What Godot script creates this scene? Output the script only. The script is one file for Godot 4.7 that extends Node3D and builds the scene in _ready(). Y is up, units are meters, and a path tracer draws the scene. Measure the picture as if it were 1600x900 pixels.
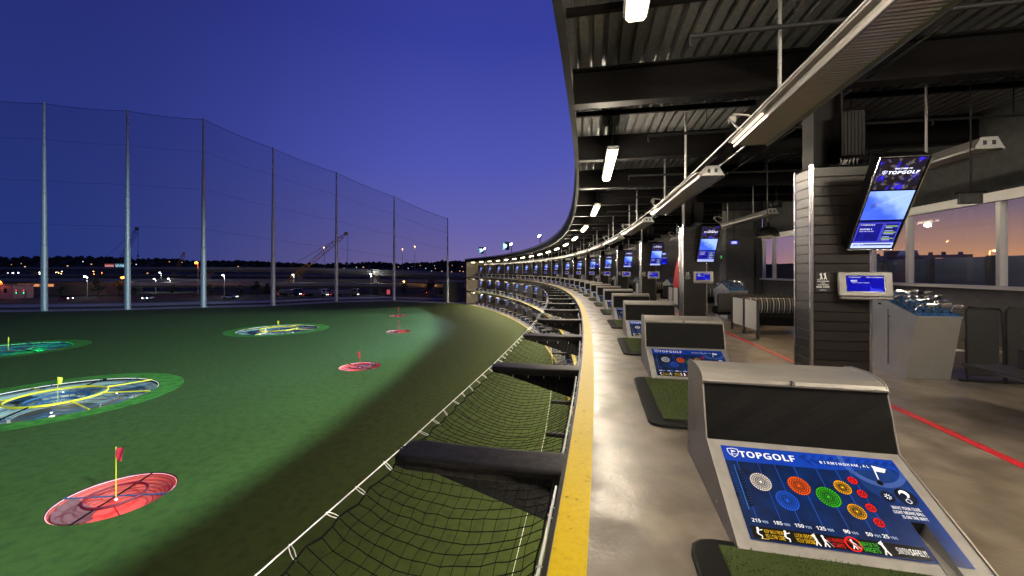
extends Node3D
# A three-deck golf range at dusk. Plan: the decks follow an arc; u counts bays along it (3.5 m each), off is metres outward from the ball dispensers' inner side.
const RAD := 174.1
const CENX := -168.67
const CENZ := 40.2
const PHI := 0.231
const BAY := 3.5
const F1 := 0.05
const F2 := 3.95
const F3 := 7.85
const EYE := 9.40

class MB:
	var v := PackedVector3Array()
	var n := PackedVector3Array()
	var uv := PackedVector2Array()
	var xf := Transform3D()
	func tri(a: Vector3, b: Vector3, c: Vector3, ua := Vector2.ZERO, ub := Vector2.ZERO, uc := Vector2.ZERO) -> void:
		var A := xf * a
		var B := xf * b
		var C := xf * c
		var m := (B - A).cross(C - A)
		if m.length_squared() < 1e-16:
			return
		m = m.normalized()
		v.append(A); v.append(C); v.append(B)
		n.append(m); n.append(m); n.append(m)
		uv.append(ua); uv.append(uc); uv.append(ub)
	func trin(a: Vector3, b: Vector3, c: Vector3, na: Vector3, nb: Vector3, nc: Vector3) -> void:
		v.append(xf * a); v.append(xf * c); v.append(xf * b)
		n.append(xf.basis * na); n.append(xf.basis * nc); n.append(xf.basis * nb)
		uv.append(Vector2.ZERO); uv.append(Vector2.ZERO); uv.append(Vector2.ZERO)
	func quad(a: Vector3, b: Vector3, c: Vector3, d: Vector3) -> void:   # counter-clockwise from outside; uv (0,1) (1,1) (1,0) (0,0)
		tri(a, b, c, Vector2(0, 1), Vector2(1, 1), Vector2(1, 0))
		tri(a, c, d, Vector2(0, 1), Vector2(1, 0), Vector2(0, 0))
	func quadn(a: Vector3, b: Vector3, c: Vector3, d: Vector3, na: Vector3, nb: Vector3, nc: Vector3, nd: Vector3) -> void:
		trin(a, b, c, na, nb, nc)
		trin(a, c, d, na, nc, nd)
	func box(c: Vector3, s: Vector3, e := 0.0) -> void:
		var h := s * 0.5
		e = minf(e, minf(h.x, minf(h.y, h.z)) * 0.9)
		var p := func(ax: int, sx: int, sy: int, sz: int) -> Vector3:
			var q := Vector3(h.x - e, h.y - e, h.z - e)
			q[ax] = h[ax]
			return c + q * Vector3(sx, sy, sz)
		for s1 in [1, -1]:
			var f := [p.call(0, s1, -1, s1), p.call(0, s1, -1, -s1), p.call(0, s1, 1, -s1), p.call(0, s1, 1, s1)]
			quad(f[0], f[1], f[2], f[3])
			f = [p.call(1, -1, s1, s1), p.call(1, 1, s1, s1), p.call(1, 1, s1, -s1), p.call(1, -1, s1, -s1)]
			quad(f[0], f[1], f[2], f[3])
			f = [p.call(2, -s1, -1, s1), p.call(2, s1, -1, s1), p.call(2, s1, 1, s1), p.call(2, -s1, 1, s1)]
			quad(f[0], f[1], f[2], f[3])
		if e > 0.0:
			for a in [-1, 1]:
				for b in [-1, 1]:
					fix(p.call(0, a, b, -1), p.call(1, a, b, -1), p.call(1, a, b, 1), p.call(0, a, b, 1), Vector3(a, b, 0))
					fix(p.call(0, a, -1, b), p.call(2, a, -1, b), p.call(2, a, 1, b), p.call(0, a, 1, b), Vector3(a, 0, b))
					fix(p.call(1, -1, a, b), p.call(2, -1, a, b), p.call(2, 1, a, b), p.call(1, 1, a, b), Vector3(0, a, b))
					for d in [-1, 1]:
						var x: Vector3 = p.call(0, a, b, d)
						var y: Vector3 = p.call(1, a, b, d)
						var z: Vector3 = p.call(2, a, b, d)
						if (y - x).cross(z - x).dot(Vector3(a, b, d)) > 0:
							tri(x, y, z)
						else:
							tri(x, z, y)
	func fix(a: Vector3, b: Vector3, c: Vector3, d: Vector3, out: Vector3) -> void:
		if (b - a).cross(c - a).dot(out) > 0:
			quad(a, b, c, d)
		else:
			quad(d, c, b, a)
	func prism(prof: PackedVector2Array, x0: float, x1: float) -> void:    # profile of (z, y), drawn out along x
		if area(prof) > 0:
			prof = prof.duplicate()
			prof.reverse()
		var k := prof.size()
		for i in k:
			var a := prof[i]
			var b := prof[(i + 1) % k]
			quad(Vector3(x0, a.y, a.x), Vector3(x0, b.y, b.x), Vector3(x1, b.y, b.x), Vector3(x1, a.y, a.x))
		var t := Geometry2D.triangulate_polygon(prof)
		for i in range(0, t.size(), 3):
			var q := [prof[t[i]], prof[t[i + 1]], prof[t[i + 2]]]
			for s in [x0, x1]:
				var A := Vector3(s, q[0].y, q[0].x)
				var B := Vector3(s, q[1].y, q[1].x)
				var C := Vector3(s, q[2].y, q[2].x)
				if ((B - A).cross(C - A).x > 0) == (s == maxf(x0, x1)):
					tri(A, B, C)
				else:
					tri(A, C, B)
	static func area(p: PackedVector2Array) -> float:
		var s := 0.0
		for i in p.size():
			s += p[i].cross(p[(i + 1) % p.size()])
		return s
	func tube(pts: Array, r: float, sides := 6, closed := false, r1 := -1.0) -> void:
		var k := pts.size()
		var rings := []
		var nor := []
		var ref := Vector3.UP
		for i in k:
			var a: Vector3 = pts[(i - 1 + k) % k] if closed else pts[maxi(i - 1, 0)]
			var b: Vector3 = pts[(i + 1) % k] if closed else pts[mini(i + 1, k - 1)]
			var d := (b - a).normalized()
			if i == 0 and absf(d.y) > 0.9:
				ref = Vector3.RIGHT
			var s := d.cross(ref)
			if s.length() < 0.05:
				s = d.cross(Vector3(0.3, 0.2, 0.9))
			s = s.normalized()
			var w := s.cross(d).normalized()
			var rr := r if r1 < 0 else lerpf(r, r1, float(i) / maxf(1, k - 1))
			var ring := []
			var rn := []
			for j in sides:
				var t := TAU * j / sides
				var q := s * cos(t) + w * sin(t)
				ring.append(pts[i] + q * rr)
				rn.append(q)
			rings.append(ring)
			nor.append(rn)
		for i in (k if closed else k - 1):
			var i2 := (i + 1) % k
			for j in sides:
				var j2 := (j + 1) % sides
				quadn(rings[i][j], rings[i2][j], rings[i2][j2], rings[i][j2], nor[i][j], nor[i2][j], nor[i2][j2], nor[i][j2])
		if not closed:
			for j in range(1, sides - 1):
				tri(rings[0][0], rings[0][j + 1], rings[0][j])
				tri(rings[k - 1][0], rings[k - 1][j], rings[k - 1][j + 1])
	func lathe(prof: Array, sides := 24, at := Vector3.ZERO, smooth := true) -> void:  # (r, y) from bottom to top, outside
		for i in prof.size() - 1:
			var a: Vector2 = prof[i]
			var b: Vector2 = prof[i + 1]
			var d := b - a
			var nn := Vector2(d.y, -d.x).normalized()
			for j in sides:
				var t0 := TAU * j / sides
				var t1 := TAU * (j + 1) / sides
				var e0 := Vector3(cos(t0), 0, sin(t0))
				var e1 := Vector3(cos(t1), 0, sin(t1))
				var A := at + e0 * a.x + Vector3.UP * a.y
				var B := at + e1 * a.x + Vector3.UP * a.y
				var C := at + e1 * b.x + Vector3.UP * b.y
				var D := at + e0 * b.x + Vector3.UP * b.y
				if smooth:
					var n0 := e0 * nn.x + Vector3.UP * nn.y
					var n1 := e1 * nn.x + Vector3.UP * nn.y
					quadn(A, D, C, B, n0, n0, n1, n1)
				else:
					quad(A, D, C, B)
	func ball(c: Vector3, r: Vector3, k := 8) -> void:
		var pr := []
		for i in k + 1:
			var t := -PI / 2 + PI * i / k
			pr.append(Vector2(cos(t), sin(t)))
		var old := xf
		xf = old * Transform3D(Basis.from_scale(r), c)
		lathe(pr, k * 2)
		xf = old
	func done(mat: Material) -> ArrayMesh:
		var m := ArrayMesh.new()
		if v.is_empty():
			return m
		var a := []
		a.resize(Mesh.ARRAY_MAX)
		a[Mesh.ARRAY_VERTEX] = v
		a[Mesh.ARRAY_NORMAL] = n
		a[Mesh.ARRAY_TEX_UV] = uv
		m.add_surface_from_arrays(Mesh.PRIMITIVE_TRIANGLES, a)
		m.surface_set_material(0, mat)
		return m

var M := {}
var rng := RandomNumberGenerator.new()
var taken := {}

func V(x: float, y: float, z: float) -> Vector3:
	return Vector3(x, y, z)

func heading(u: float) -> float:
	return PHI - u * BAY / RAD

func P(u: float, off: float, y: float) -> Vector3:
	var t := heading(u)
	return Vector3(CENX + (RAD + off) * cos(t), y, -CENZ + (RAD + off) * sin(t))

func frame(u: float, off: float, y: float, turn := 0.0) -> Transform3D:   # x outward, y up, z back towards the first bay
	var t := heading(u)
	var b := Basis(V(cos(t), 0, sin(t)), Vector3.UP, V(-sin(t), 0, cos(t)))
	return Transform3D(b * Basis(Vector3.UP, turn), P(u, off, y))

func G(x: float, fwd: float, y := 0.0) -> Vector3:
	return Vector3(x, y, -fwd)

func obj(called: String, mb: MB, mat: Material, parent: Node, kind := "") -> MeshInstance3D:
	var o := MeshInstance3D.new()
	o.name = called
	o.mesh = mb.done(mat)
	if kind:
		o.set_meta("kind", kind)
	parent.add_child(o, true)
	return o

func part(called: String, mesh: Mesh, parent: Node, xf := Transform3D()) -> MeshInstance3D:
	var o := MeshInstance3D.new()
	o.name = called
	o.mesh = mesh
	o.transform = xf
	parent.add_child(o, true)
	return o

func numbered(called: String) -> String:
	if not taken.has(called):
		taken[called] = 0
		return called
	taken[called] += 1
	return "%s_%03d" % [called, taken[called]]

func tag(o: Node, label: String, category: String, group := "") -> void:
	o.set_meta("label", label)
	o.set_meta("category", category)
	if group:
		o.set_meta("group", group)

func thing(called: String, label: String, category: String, xf := Transform3D(), group := "") -> Node3D:
	var o := Node3D.new()
	o.name = numbered(called)
	add_child(o, true)
	o.transform = xf
	tag(o, label, category, group)
	return o

func again(src: Node3D, called: String, label: String, xf: Transform3D) -> Node3D:
	var c: Node3D = src.duplicate()
	c.name = numbered(called)
	add_child(c, true)
	c.transform = xf
	c.set_meta("label", label)
	return c

func structure(called: String, mb: MB, mat: Material, parent: Node = self) -> MeshInstance3D:
	return obj(numbered(called) if parent == self else called, mb, mat, parent, "structure" if parent == self else "")

const ONES := ["", "first", "second", "third", "fourth", "fifth", "sixth", "seventh", "eighth", "ninth", "tenth", "eleventh", "twelfth", "thirteenth", "fourteenth", "fifteenth", "sixteenth", "seventeenth", "eighteenth", "nineteenth"]

func nth(k: int) -> String:
	if k < 20:
		return ONES[k]
	var tens: String = ["", "", "twent", "thirt", "fort"][k / 10]
	return tens + "ieth" if k % 10 == 0 else tens + "y-" + ONES[k % 10]

func sweep(mb: MB, prof: Array, u0: float, u1: float, du: float, closed := true) -> void:   # (off, y) profile carried along the arc
	var steps := maxi(1, int(ceil((u1 - u0) / du)))
	var k := prof.size()
	for i in steps:
		var a := lerpf(u0, u1, float(i) / steps)
		var b := lerpf(u0, u1, float(i + 1) / steps)
		for j in (k if closed else k - 1):
			var p: Vector2 = prof[j]
			var q: Vector2 = prof[(j + 1) % k]
			mb.quad(P(a, p.x, p.y), P(b, p.x, p.y), P(b, q.x, q.y), P(a, q.x, q.y))
	if closed and k >= 3:
		for j in range(1, k - 1):
			for u in [u0, u1]:
				mb.tri(P(u, prof[0].x, prof[0].y), P(u, prof[j].x, prof[j].y), P(u, prof[j + 1].x, prof[j + 1].y))

# ---------------------------------------------------------------- materials
func mat(color: Color, rough := 0.6, metal := 0.0, spec := 0.5) -> StandardMaterial3D:
	var m := StandardMaterial3D.new()
	m.albedo_color = color.linear_to_srgb()
	m.roughness = rough
	m.metallic = metal
	m.metallic_specular = spec
	return m

func glow(color: Color, e: float) -> StandardMaterial3D:
	var m := mat(Color(0.8, 0.8, 0.8), 0.4)
	m.emission_enabled = true
	m.emission = color
	m.emission_energy_multiplier = e
	return m

func noise_tex(freq: float, colors: Array, stops: Array, oct := 4, sd := 1, kind := FastNoiseLite.TYPE_SIMPLEX_SMOOTH, size := 512, normal := false, bump := 4.0) -> NoiseTexture2D:
	var f := FastNoiseLite.new()
	f.noise_type = kind
	f.seed = sd
	f.frequency = freq
	f.fractal_octaves = oct
	var t := NoiseTexture2D.new()
	t.width = size
	t.height = size
	t.seamless = true
	t.noise = f
	if normal:
		t.as_normal_map = true
		t.bump_strength = bump
	else:
		var g := Gradient.new()
		g.offsets = PackedFloat32Array(stops)
		var cs := PackedColorArray()
		for c: Color in colors:
			cs.append(c.linear_to_srgb())
		g.colors = cs
		t.color_ramp = g
	return t

func textured(m: StandardMaterial3D, tex: Texture2D, scale: float, nrm: Texture2D = null, ns := 0.5) -> StandardMaterial3D:
	m.albedo_color = Color.WHITE
	m.albedo_texture = tex
	m.uv1_triplanar = true
	m.uv1_world_triplanar = true
	m.uv1_scale = Vector3.ONE * scale
	if nrm:
		m.normal_enabled = true
		m.normal_texture = nrm
		m.normal_scale = ns
	return m

func over(m: StandardMaterial3D, tex: Texture2D, scale: float) -> StandardMaterial3D:   # a second, coarser layer multiplied in
	m.detail_enabled = true
	m.detail_albedo = tex
	m.detail_blend_mode = BaseMaterial3D.BLEND_MODE_MUL
	m.detail_uv_layer = BaseMaterial3D.DETAIL_UV_2
	m.uv2_triplanar = true
	m.uv2_world_triplanar = true
	m.uv2_scale = Vector3.ONE * scale
	return m

func materials() -> void:
	var g := func(x: float) -> Color: return Color(x, x, x)
	var grain := noise_tex(0.25, [], [], 3, 5, FastNoiseLite.TYPE_SIMPLEX_SMOOTH, 512, true, 6.0)
	M.grain = grain
	var patch := noise_tex(0.012, [g.call(0.55), g.call(0.85), g.call(1.0)], [0.25, 0.5, 0.75], 5, 9)
	# concrete: trowel mottling, fine speckle, stains
	var cm := textured(mat(Color.WHITE, 0.33, 0.0, 0.42), noise_tex(0.02, [Color(0.094, 0.076, 0.055), Color(0.134, 0.110, 0.082), Color(0.170, 0.143, 0.110)], [0.2, 0.5, 0.8], 7, 3), 0.22, grain, 0.03)
	var rt := noise_tex(0.015, [g.call(0.07), g.call(0.12), g.call(0.24)], [0.2, 0.55, 0.85], 6, 12)
	cm.roughness = 1.0
	cm.roughness_texture = rt
	M.concrete = over(cm, noise_tex(0.02, [g.call(0.74), g.call(0.93), g.call(1.0)], [0.3, 0.5, 0.7], 6, 31), 0.09)
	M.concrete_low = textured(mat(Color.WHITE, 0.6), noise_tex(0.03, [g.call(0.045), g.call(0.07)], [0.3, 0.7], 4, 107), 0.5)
	M.slab = textured(mat(Color.WHITE, 0.8), noise_tex(0.03, [g.call(0.10), g.call(0.16)], [0.3, 0.7], 4, 7), 0.5)
	var ym := textured(mat(Color.WHITE, 0.42, 0.0, 0.16), noise_tex(0.05, [Color(0.42, 0.295, 0.002), Color(0.46, 0.33, 0.002), Color(0.48, 0.35, 0.003)], [0.15, 0.4, 0.8], 6, 21), 0.8, grain, 0.05)
	M.yellow = over(ym, noise_tex(0.03, [g.call(0.5), g.call(0.96), g.call(1.0)], [0.10, 0.17, 0.8], 7, 77), 0.45)
	var rm := textured(mat(Color.WHITE, 0.45), noise_tex(0.06, [Color(0.22, 0.012, 0.014), Color(0.40, 0.010, 0.016), Color(0.46, 0.014, 0.022)], [0.18, 0.35, 0.8], 5, 22), 1.4)
	M.red_line = rm
	# turf
	var blade := noise_tex(0.22, [Color(0.033, 0.051, 0.006), Color(0.058, 0.086, 0.010), Color(0.090, 0.124, 0.017)], [0.2, 0.5, 0.8], 4, 41)
	var blade_n := noise_tex(0.3, [], [], 3, 42, FastNoiseLite.TYPE_SIMPLEX, 512, true, 12.0)
	M.turf = over(textured(mat(Color.WHITE, 0.85, 0, 0.3), blade, 0.7, blade_n, 0.6), noise_tex(0.035, [g.call(0.72), g.call(0.94), g.call(1.0)], [0.2, 0.5, 0.75], 7, 43, FastNoiseLite.TYPE_SIMPLEX_SMOOTH, 1024), 0.045)
	M.putting = over(textured(mat(Color.WHITE, 0.85, 0, 0.3), noise_tex(0.2, [Color(0.06, 0.19, 0.018), Color(0.10, 0.29, 0.03)], [0.25, 0.75], 3, 44), 1.2, blade_n, 0.4), patch, 0.2)
	M.mat_turf = textured(mat(Color.WHITE, 0.9, 0, 0.3), noise_tex(0.2, [Color(0.020, 0.034, 0.008), Color(0.055, 0.080, 0.018), Color(0.12, 0.155, 0.05)], [0.25, 0.5, 0.78], 3, 45), 5.0, blade_n, 1.0)
	M.rubber = textured(mat(Color.WHITE, 0.75, 0, 0.3), noise_tex(0.2, [g.call(0.007), g.call(0.016)], [0.3, 0.7], 3, 46), 3.0, grain, 0.3)
	M.tarp = over(textured(mat(Color.WHITE, 0.5, 0, 0.2), noise_tex(0.02, [Color(0.007, 0.0065, 0.006), Color(0.013, 0.012, 0.0115)], [0.3, 0.7], 5, 47), 1.0, noise_tex(0.012, [], [], 5, 48, FastNoiseLite.TYPE_SIMPLEX_SMOOTH, 512, true, 5.0), 0.22), noise_tex(0.05, [g.call(1.0), g.call(0.75), g.call(0.9)], [0.2, 0.4, 0.8], 5, 49), 0.8)
	M.cloth = textured(mat(Color.WHITE, 0.9, 0, 0.08), noise_tex(0.05, [g.call(0.0035), g.call(0.008)], [0.3, 0.7], 4, 50), 1.0, M.tarp.normal_texture, 0.5)
	M.rope = mat(Color(0.005, 0.005, 0.0055), 0.9, 0.0, 0.1)
	M.cable = mat(Color(0.85, 0.84, 0.80), 0.45, 0.1)
	M.pad_fabric = textured(mat(Color.WHITE, 0.8, 0.0, 0.25), noise_tex(0.3, [g.call(0.004), g.call(0.009)], [0.3, 0.7], 2, 51), 8.0, M.tarp.normal_texture, 0.25)
	# metals
	var streak := FastNoiseLite.new()
	streak.seed = 61
	var brushed_n := noise_tex(0.02, [], [], 5, 62, FastNoiseLite.TYPE_SIMPLEX_SMOOTH, 512, true, 3.0)
	M.silver = textured(mat(Color.WHITE, 0.45, 0.7), noise_tex(0.01, [Color(0.235, 0.22, 0.207), Color(0.27, 0.255, 0.24)], [0.3, 0.7], 4, 63), 0.6)
	M.panel_frame = textured(mat(Color.WHITE, 0.5, 0.25), noise_tex(0.02, [Color(0.19, 0.182, 0.172), Color(0.23, 0.222, 0.21)], [0.3, 0.7], 5, 64), 0.8)
	M.stainless = textured(mat(Color.WHITE, 0.3, 0.9), noise_tex(0.008, [Color(0.56, 0.575, 0.56), Color(0.60, 0.615, 0.60)], [0.3, 0.7], 3, 65), 0.7, brushed_n, 0.05)
	M.matte_black = mat(Color(0.004, 0.004, 0.0042), 0.7, 0.0, 0.1)
	M.chrome = mat(Color(0.7, 0.7, 0.7), 0.16, 1.0)
	M.trim = mat(Color(0.55, 0.54, 0.52), 0.22, 1.0)
	M.deck = textured(mat(Color.WHITE, 0.33, 0.25, 1.0), noise_tex(0.02, [g.call(0.11), g.call(0.16)], [0.3, 0.7], 5, 66), 0.9)
	M.fascia = mat(Color(0.008, 0.0075, 0.007), 0.6, 0.0, 0.12)
	M.beam = textured(mat(Color.WHITE, 0.5, 0.0, 0.2), noise_tex(0.03, [Color(0.0045, 0.004, 0.0042), Color(0.008, 0.007, 0.0073)], [0.3, 0.7], 5, 67), 0.8)
	M.black = mat(Color(0.012, 0.012, 0.012), 0.45)
	M.black_gloss = mat(Color(0.01, 0.01, 0.011), 0.15)
	M.pipe = mat(Color(0.010, 0.010, 0.0105), 0.5, 0.0, 0.25)
	M.conduit = mat(Color(0.42, 0.40, 0.38), 0.35, 0.6)
	M.grille = mat(Color(0.62, 0.58, 0.53), 0.45, 0.2)
	M.galv = textured(mat(Color.WHITE, 0.45, 0.6), noise_tex(0.06, [g.call(0.3), g.call(0.42)], [0.3, 0.7], 3, 68), 1.0)
	# planks: three tones
	M.plank = []
	for k in 3:
		var s := 0.8 + 0.18 * k
		var pm := textured(mat(Color.WHITE, 0.38, 0.0, 0.4), noise_tex(0.03, [Color(0.006, 0.0042, 0.0036) * s, Color(0.013, 0.0098, 0.0085) * s], [0.3, 0.7], 5, 70 + k), 1.0, brushed_n, 0.3)
		pm.uv1_scale = V(0.5, 6.0, 0.5)
		M.plank.append(pm)
	M.wall = textured(mat(Color.WHITE, 0.75), noise_tex(0.02, [g.call(0.058), g.call(0.075)], [0.3, 0.7], 5, 74), 0.4)
	M.wall_dark = textured(mat(Color.WHITE, 0.75), noise_tex(0.02, [g.call(0.026), g.call(0.038)], [0.3, 0.7], 5, 75), 0.4)
	M.beige = textured(mat(Color.WHITE, 0.8), noise_tex(0.02, [Color(0.11, 0.097, 0.072), Color(0.14, 0.122, 0.09)], [0.3, 0.7], 4, 76), 0.3)
	M.white_frame = mat(Color(0.66, 0.64, 0.61), 0.4)
	M.glass = mat(Color(0.9, 0.95, 1.0), 0.02)
	M.glass.transparency = BaseMaterial3D.TRANSPARENCY_ALPHA
	M.glass.albedo_color.a = 0.04
	M.frost = mat(Color(0.5, 0.5, 0.48), 0.35)
	M.frost.transparency = BaseMaterial3D.TRANSPARENCY_ALPHA
	M.frost.albedo_color.a = 0.75
	M.net = mat(Color(0.003, 0.004, 0.010), 0.95, 0, 0)
	M.net.transparency = BaseMaterial3D.TRANSPARENCY_ALPHA
	M.net.albedo_color.a = 0.18
	M.pole = textured(mat(Color.WHITE, 0.45, 0.35), noise_tex(0.02, [g.call(0.38), g.call(0.48)], [0.3, 0.7], 5, 78), 0.2)
	# light sources
	M.lamp = glow(Color(1.0, 0.90, 0.74), 9.0)
	M.strip = glow(Color(1.0, 0.90, 0.72), 2.2)
	M.flood = glow(Color(0.92, 0.96, 1.0), 60.0)
	M.sodium = glow(Color(1.0, 0.42, 0.08), 40.0)
	M.warm_lamp = glow(Color(1.0, 0.75, 0.42), 14.0)
	M.white_lamp = glow(Color(0.95, 0.97, 0.9), 16.0)
	M.red_lamp = glow(Color(1.0, 0.05, 0.03), 6.0)
	M.green_lamp = glow(Color(0.05, 1.0, 0.6), 4.0)
	M.lit_window = glow(Color(1.0, 0.62, 0.24), 0.9)
	# land
	M.land = over(textured(mat(Color.WHITE, 0.95), noise_tex(0.02, [Color(0.020, 0.022, 0.012), Color(0.05, 0.048, 0.03)], [0.3, 0.7], 5, 80), 0.06), patch, 0.013)
	M.asphalt = textured(mat(Color.WHITE, 0.7), noise_tex(0.05, [g.call(0.04), g.call(0.07)], [0.3, 0.7], 5, 81), 0.25)
	M.gravel = textured(mat(Color.WHITE, 0.9), noise_tex(0.2, [Color(0.16, 0.14, 0.11), Color(0.5, 0.46, 0.38)], [0.3, 0.7], 3, 82), 0.5)
	M.road_conc = textured(mat(Color.WHITE, 0.8), noise_tex(0.03, [Color(0.20, 0.19, 0.195), Color(0.29, 0.28, 0.285)], [0.3, 0.7], 5, 83), 0.1)
	M.road_pale = textured(mat(Color.WHITE, 0.7), noise_tex(0.03, [Color(0.36, 0.35, 0.32), Color(0.46, 0.45, 0.41)], [0.3, 0.7], 5, 183), 0.1)
	M.hill = textured(mat(Color.WHITE, 0.95), noise_tex(0.06, [Color(0.014, 0.02, 0.010), Color(0.04, 0.05, 0.024)], [0.3, 0.7], 5, 84), 0.02)
	M.leaf = mat(Color(0.03, 0.045, 0.018), 0.8)
	M.bark = mat(Color(0.05, 0.04, 0.03), 0.9)
	M.steel_yellow = mat(Color(0.55, 0.30, 0.03), 0.5)
	M.steel_dark = mat(Color(0.05, 0.05, 0.055), 0.5)
	M.brick_wall = textured(mat(Color.WHITE, 0.85), noise_tex(0.05, [Color(0.12, 0.07, 0.055), Color(0.2, 0.12, 0.09)], [0.3, 0.7], 4, 85), 0.3)
	M.grey_paint = mat(Color(0.2, 0.2, 0.21), 0.6)
	M.terrace_panel = mat(Color(0.09, 0.115, 0.20), 0.25)
	M.white_paint = mat(Color(0.6, 0.6, 0.6), 0.5)
	M.red_paint = mat(Color(0.4, 0.03, 0.03), 0.5)
	M.orange_paint = mat(Color(0.6, 0.16, 0.02), 0.6)
	M.blue_paint = mat(Color(0.03, 0.06, 0.18), 0.45)
	# target colours
	M.yellow_steel = mat(Color(0.78, 0.56, 0.02), 0.4)
	M.blue_steel = mat(Color(0.02, 0.08, 0.18), 0.5)
	M.red_steel = mat(Color(0.14, 0.004, 0.012), 0.5)
	M.flag_red = mat(Color(0.5, 0.01, 0.03), 0.7)
	M.flag_yellow = mat(Color(0.75, 0.65, 0.05), 0.7)

func sky_image() -> Image:
	var w := 512
	var h := 256
	var im := Image.create_empty(w, h, false, Image.FORMAT_RGBF)
	# columns of colours by azimuth (degrees right of straight ahead), each given at the horizon, 5, 15, 30 and 60 degrees up
	var az := [-130.0, -52.0, -5.0, 28.0, 46.0, 68.0, 100.0, 230.0]
	var el := [0.0, 2.5, 6.0, 15.0, 30.0, 60.0, 90.0]
	var cols := [
		[[38, 50, 108], [37, 49, 108], [37, 48, 108], [36, 44, 108], [33, 38, 98], [32, 36, 94], [32, 36, 94]],
		[[40, 60, 132], [40, 59, 131], [41, 58, 130], [40, 52, 124], [35, 43, 112], [32, 38, 98], [32, 36, 94]],
		[[120, 108, 158], [112, 104, 164], [100, 98, 170], [78, 86, 178], [54, 63, 156], [40, 46, 116], [32, 36, 94]],
		[[160, 124, 142], [140, 114, 150], [118, 105, 158], [88, 92, 174], [58, 65, 158], [40, 46, 118], [32, 36, 94]],
		[[226, 156, 94], [172, 128, 106], [112, 93, 112], [84, 82, 134], [60, 64, 142], [40, 46, 116], [32, 36, 94]],
		[[240, 164, 86], [184, 134, 102], [120, 98, 112], [86, 82, 132], [60, 64, 140], [40, 46, 114], [32, 36, 94]],
		[[150, 116, 126], [124, 104, 130], [104, 94, 136], [80, 80, 142], [54, 58, 134], [38, 44, 108], [32, 36, 94]],
		[[38, 50, 108], [37, 49, 108], [37, 48, 108], [36, 44, 108], [33, 38, 98], [32, 36, 94], [32, 36, 94]]]
	var lin := []
	for c in cols:
		var r := []
		for e in c:
			r.append(Color8(e[0], e[1], e[2]).srgb_to_linear())
		lin.append(r)
	for x in w:
		var a := (float(x) + 0.5) / w * 360.0
		if a > 230.0:
			a -= 360.0
		var i := 0
		while i < az.size() - 2 and a > az[i + 1]:
			i += 1
		var t := smoothstep(0.0, 1.0, (a - az[i]) / (az[i + 1] - az[i]))
		for y in h:
			var e := maxf(0.0, 90.0 - (float(y) + 0.5) / h * 180.0)
			var j := 0
			while j < el.size() - 2 and e > el[j + 1]:
				j += 1
			var s: float = (e - el[j]) / (el[j + 1] - el[j])
			var c0: Color = lin[i][j].lerp(lin[i][j + 1], s)
			var c1: Color = lin[i + 1][j].lerp(lin[i + 1][j + 1], s)
			im.set_pixel(x, y, c0.lerp(c1, t))
	return im

func _ready() -> void:
	rng.seed = 7
	# camera: level, its lens shifted so that the horizon lies above the middle of the picture
	var cam := Camera3D.new()
	cam.name = "camera"
	cam.projection = Camera3D.PROJECTION_FRUSTUM
	cam.near = 0.05
	cam.far = 6000.0
	cam.size = 900.0 / 630.0 * cam.near
	cam.frustum_offset = Vector2(0, -26.0 / 630.0 * cam.near)
	cam.position = V(0, EYE, 0)
	add_child(cam)
	cam.current = true
	# dusk sky
	var env := Environment.new()
	var sky := Sky.new()
	var pan := PanoramaSkyMaterial.new()
	pan.panorama = ImageTexture.create_from_image(sky_image())
	sky.sky_material = pan
	env.sky = sky
	env.background_mode = Environment.BG_SKY
	env.tonemap_mode = Environment.TONE_MAPPER_LINEAR
	env.tonemap_exposure = 1.0
	env.sdfgi_enabled = true
	env.ssao_enabled = true
	env.ssil_enabled = true
	var we := WorldEnvironment.new()
	we.name = "world"
	we.environment = env
	add_child(we)
	var sun := DirectionalLight3D.new()     # the last of the afterglow, low in the west
	sun.name = "afterglow"
	sun.light_color = Color(1.0, 0.62, 0.4)
	sun.light_energy = 0.012
	sun.light_angular_distance = 12.0
	sun.shadow_enabled = true
	sun.look_at_from_position(V(60, 5, -22), Vector3.ZERO)
	add_child(sun)
	materials()
	prints("materials", Time.get_ticks_msec())
	land()
	field()
	decks()
	prints("decks", Time.get_ticks_msec())
	roof()
	back_wall()
	prints("roof", Time.get_ticks_msec())
	netting()
	floodlights()
	lamps()
	inner_lamps()
	heaters()
	pillars()
	dispensers()
	prints("dispensers", Time.get_ticks_msec())
	safety_nets()
	kiosks()
	lounge()
	targets()
	highways()
	cranes()
	town()
	west_side()
	small_services()
	prints("done", Time.get_ticks_msec())

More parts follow.
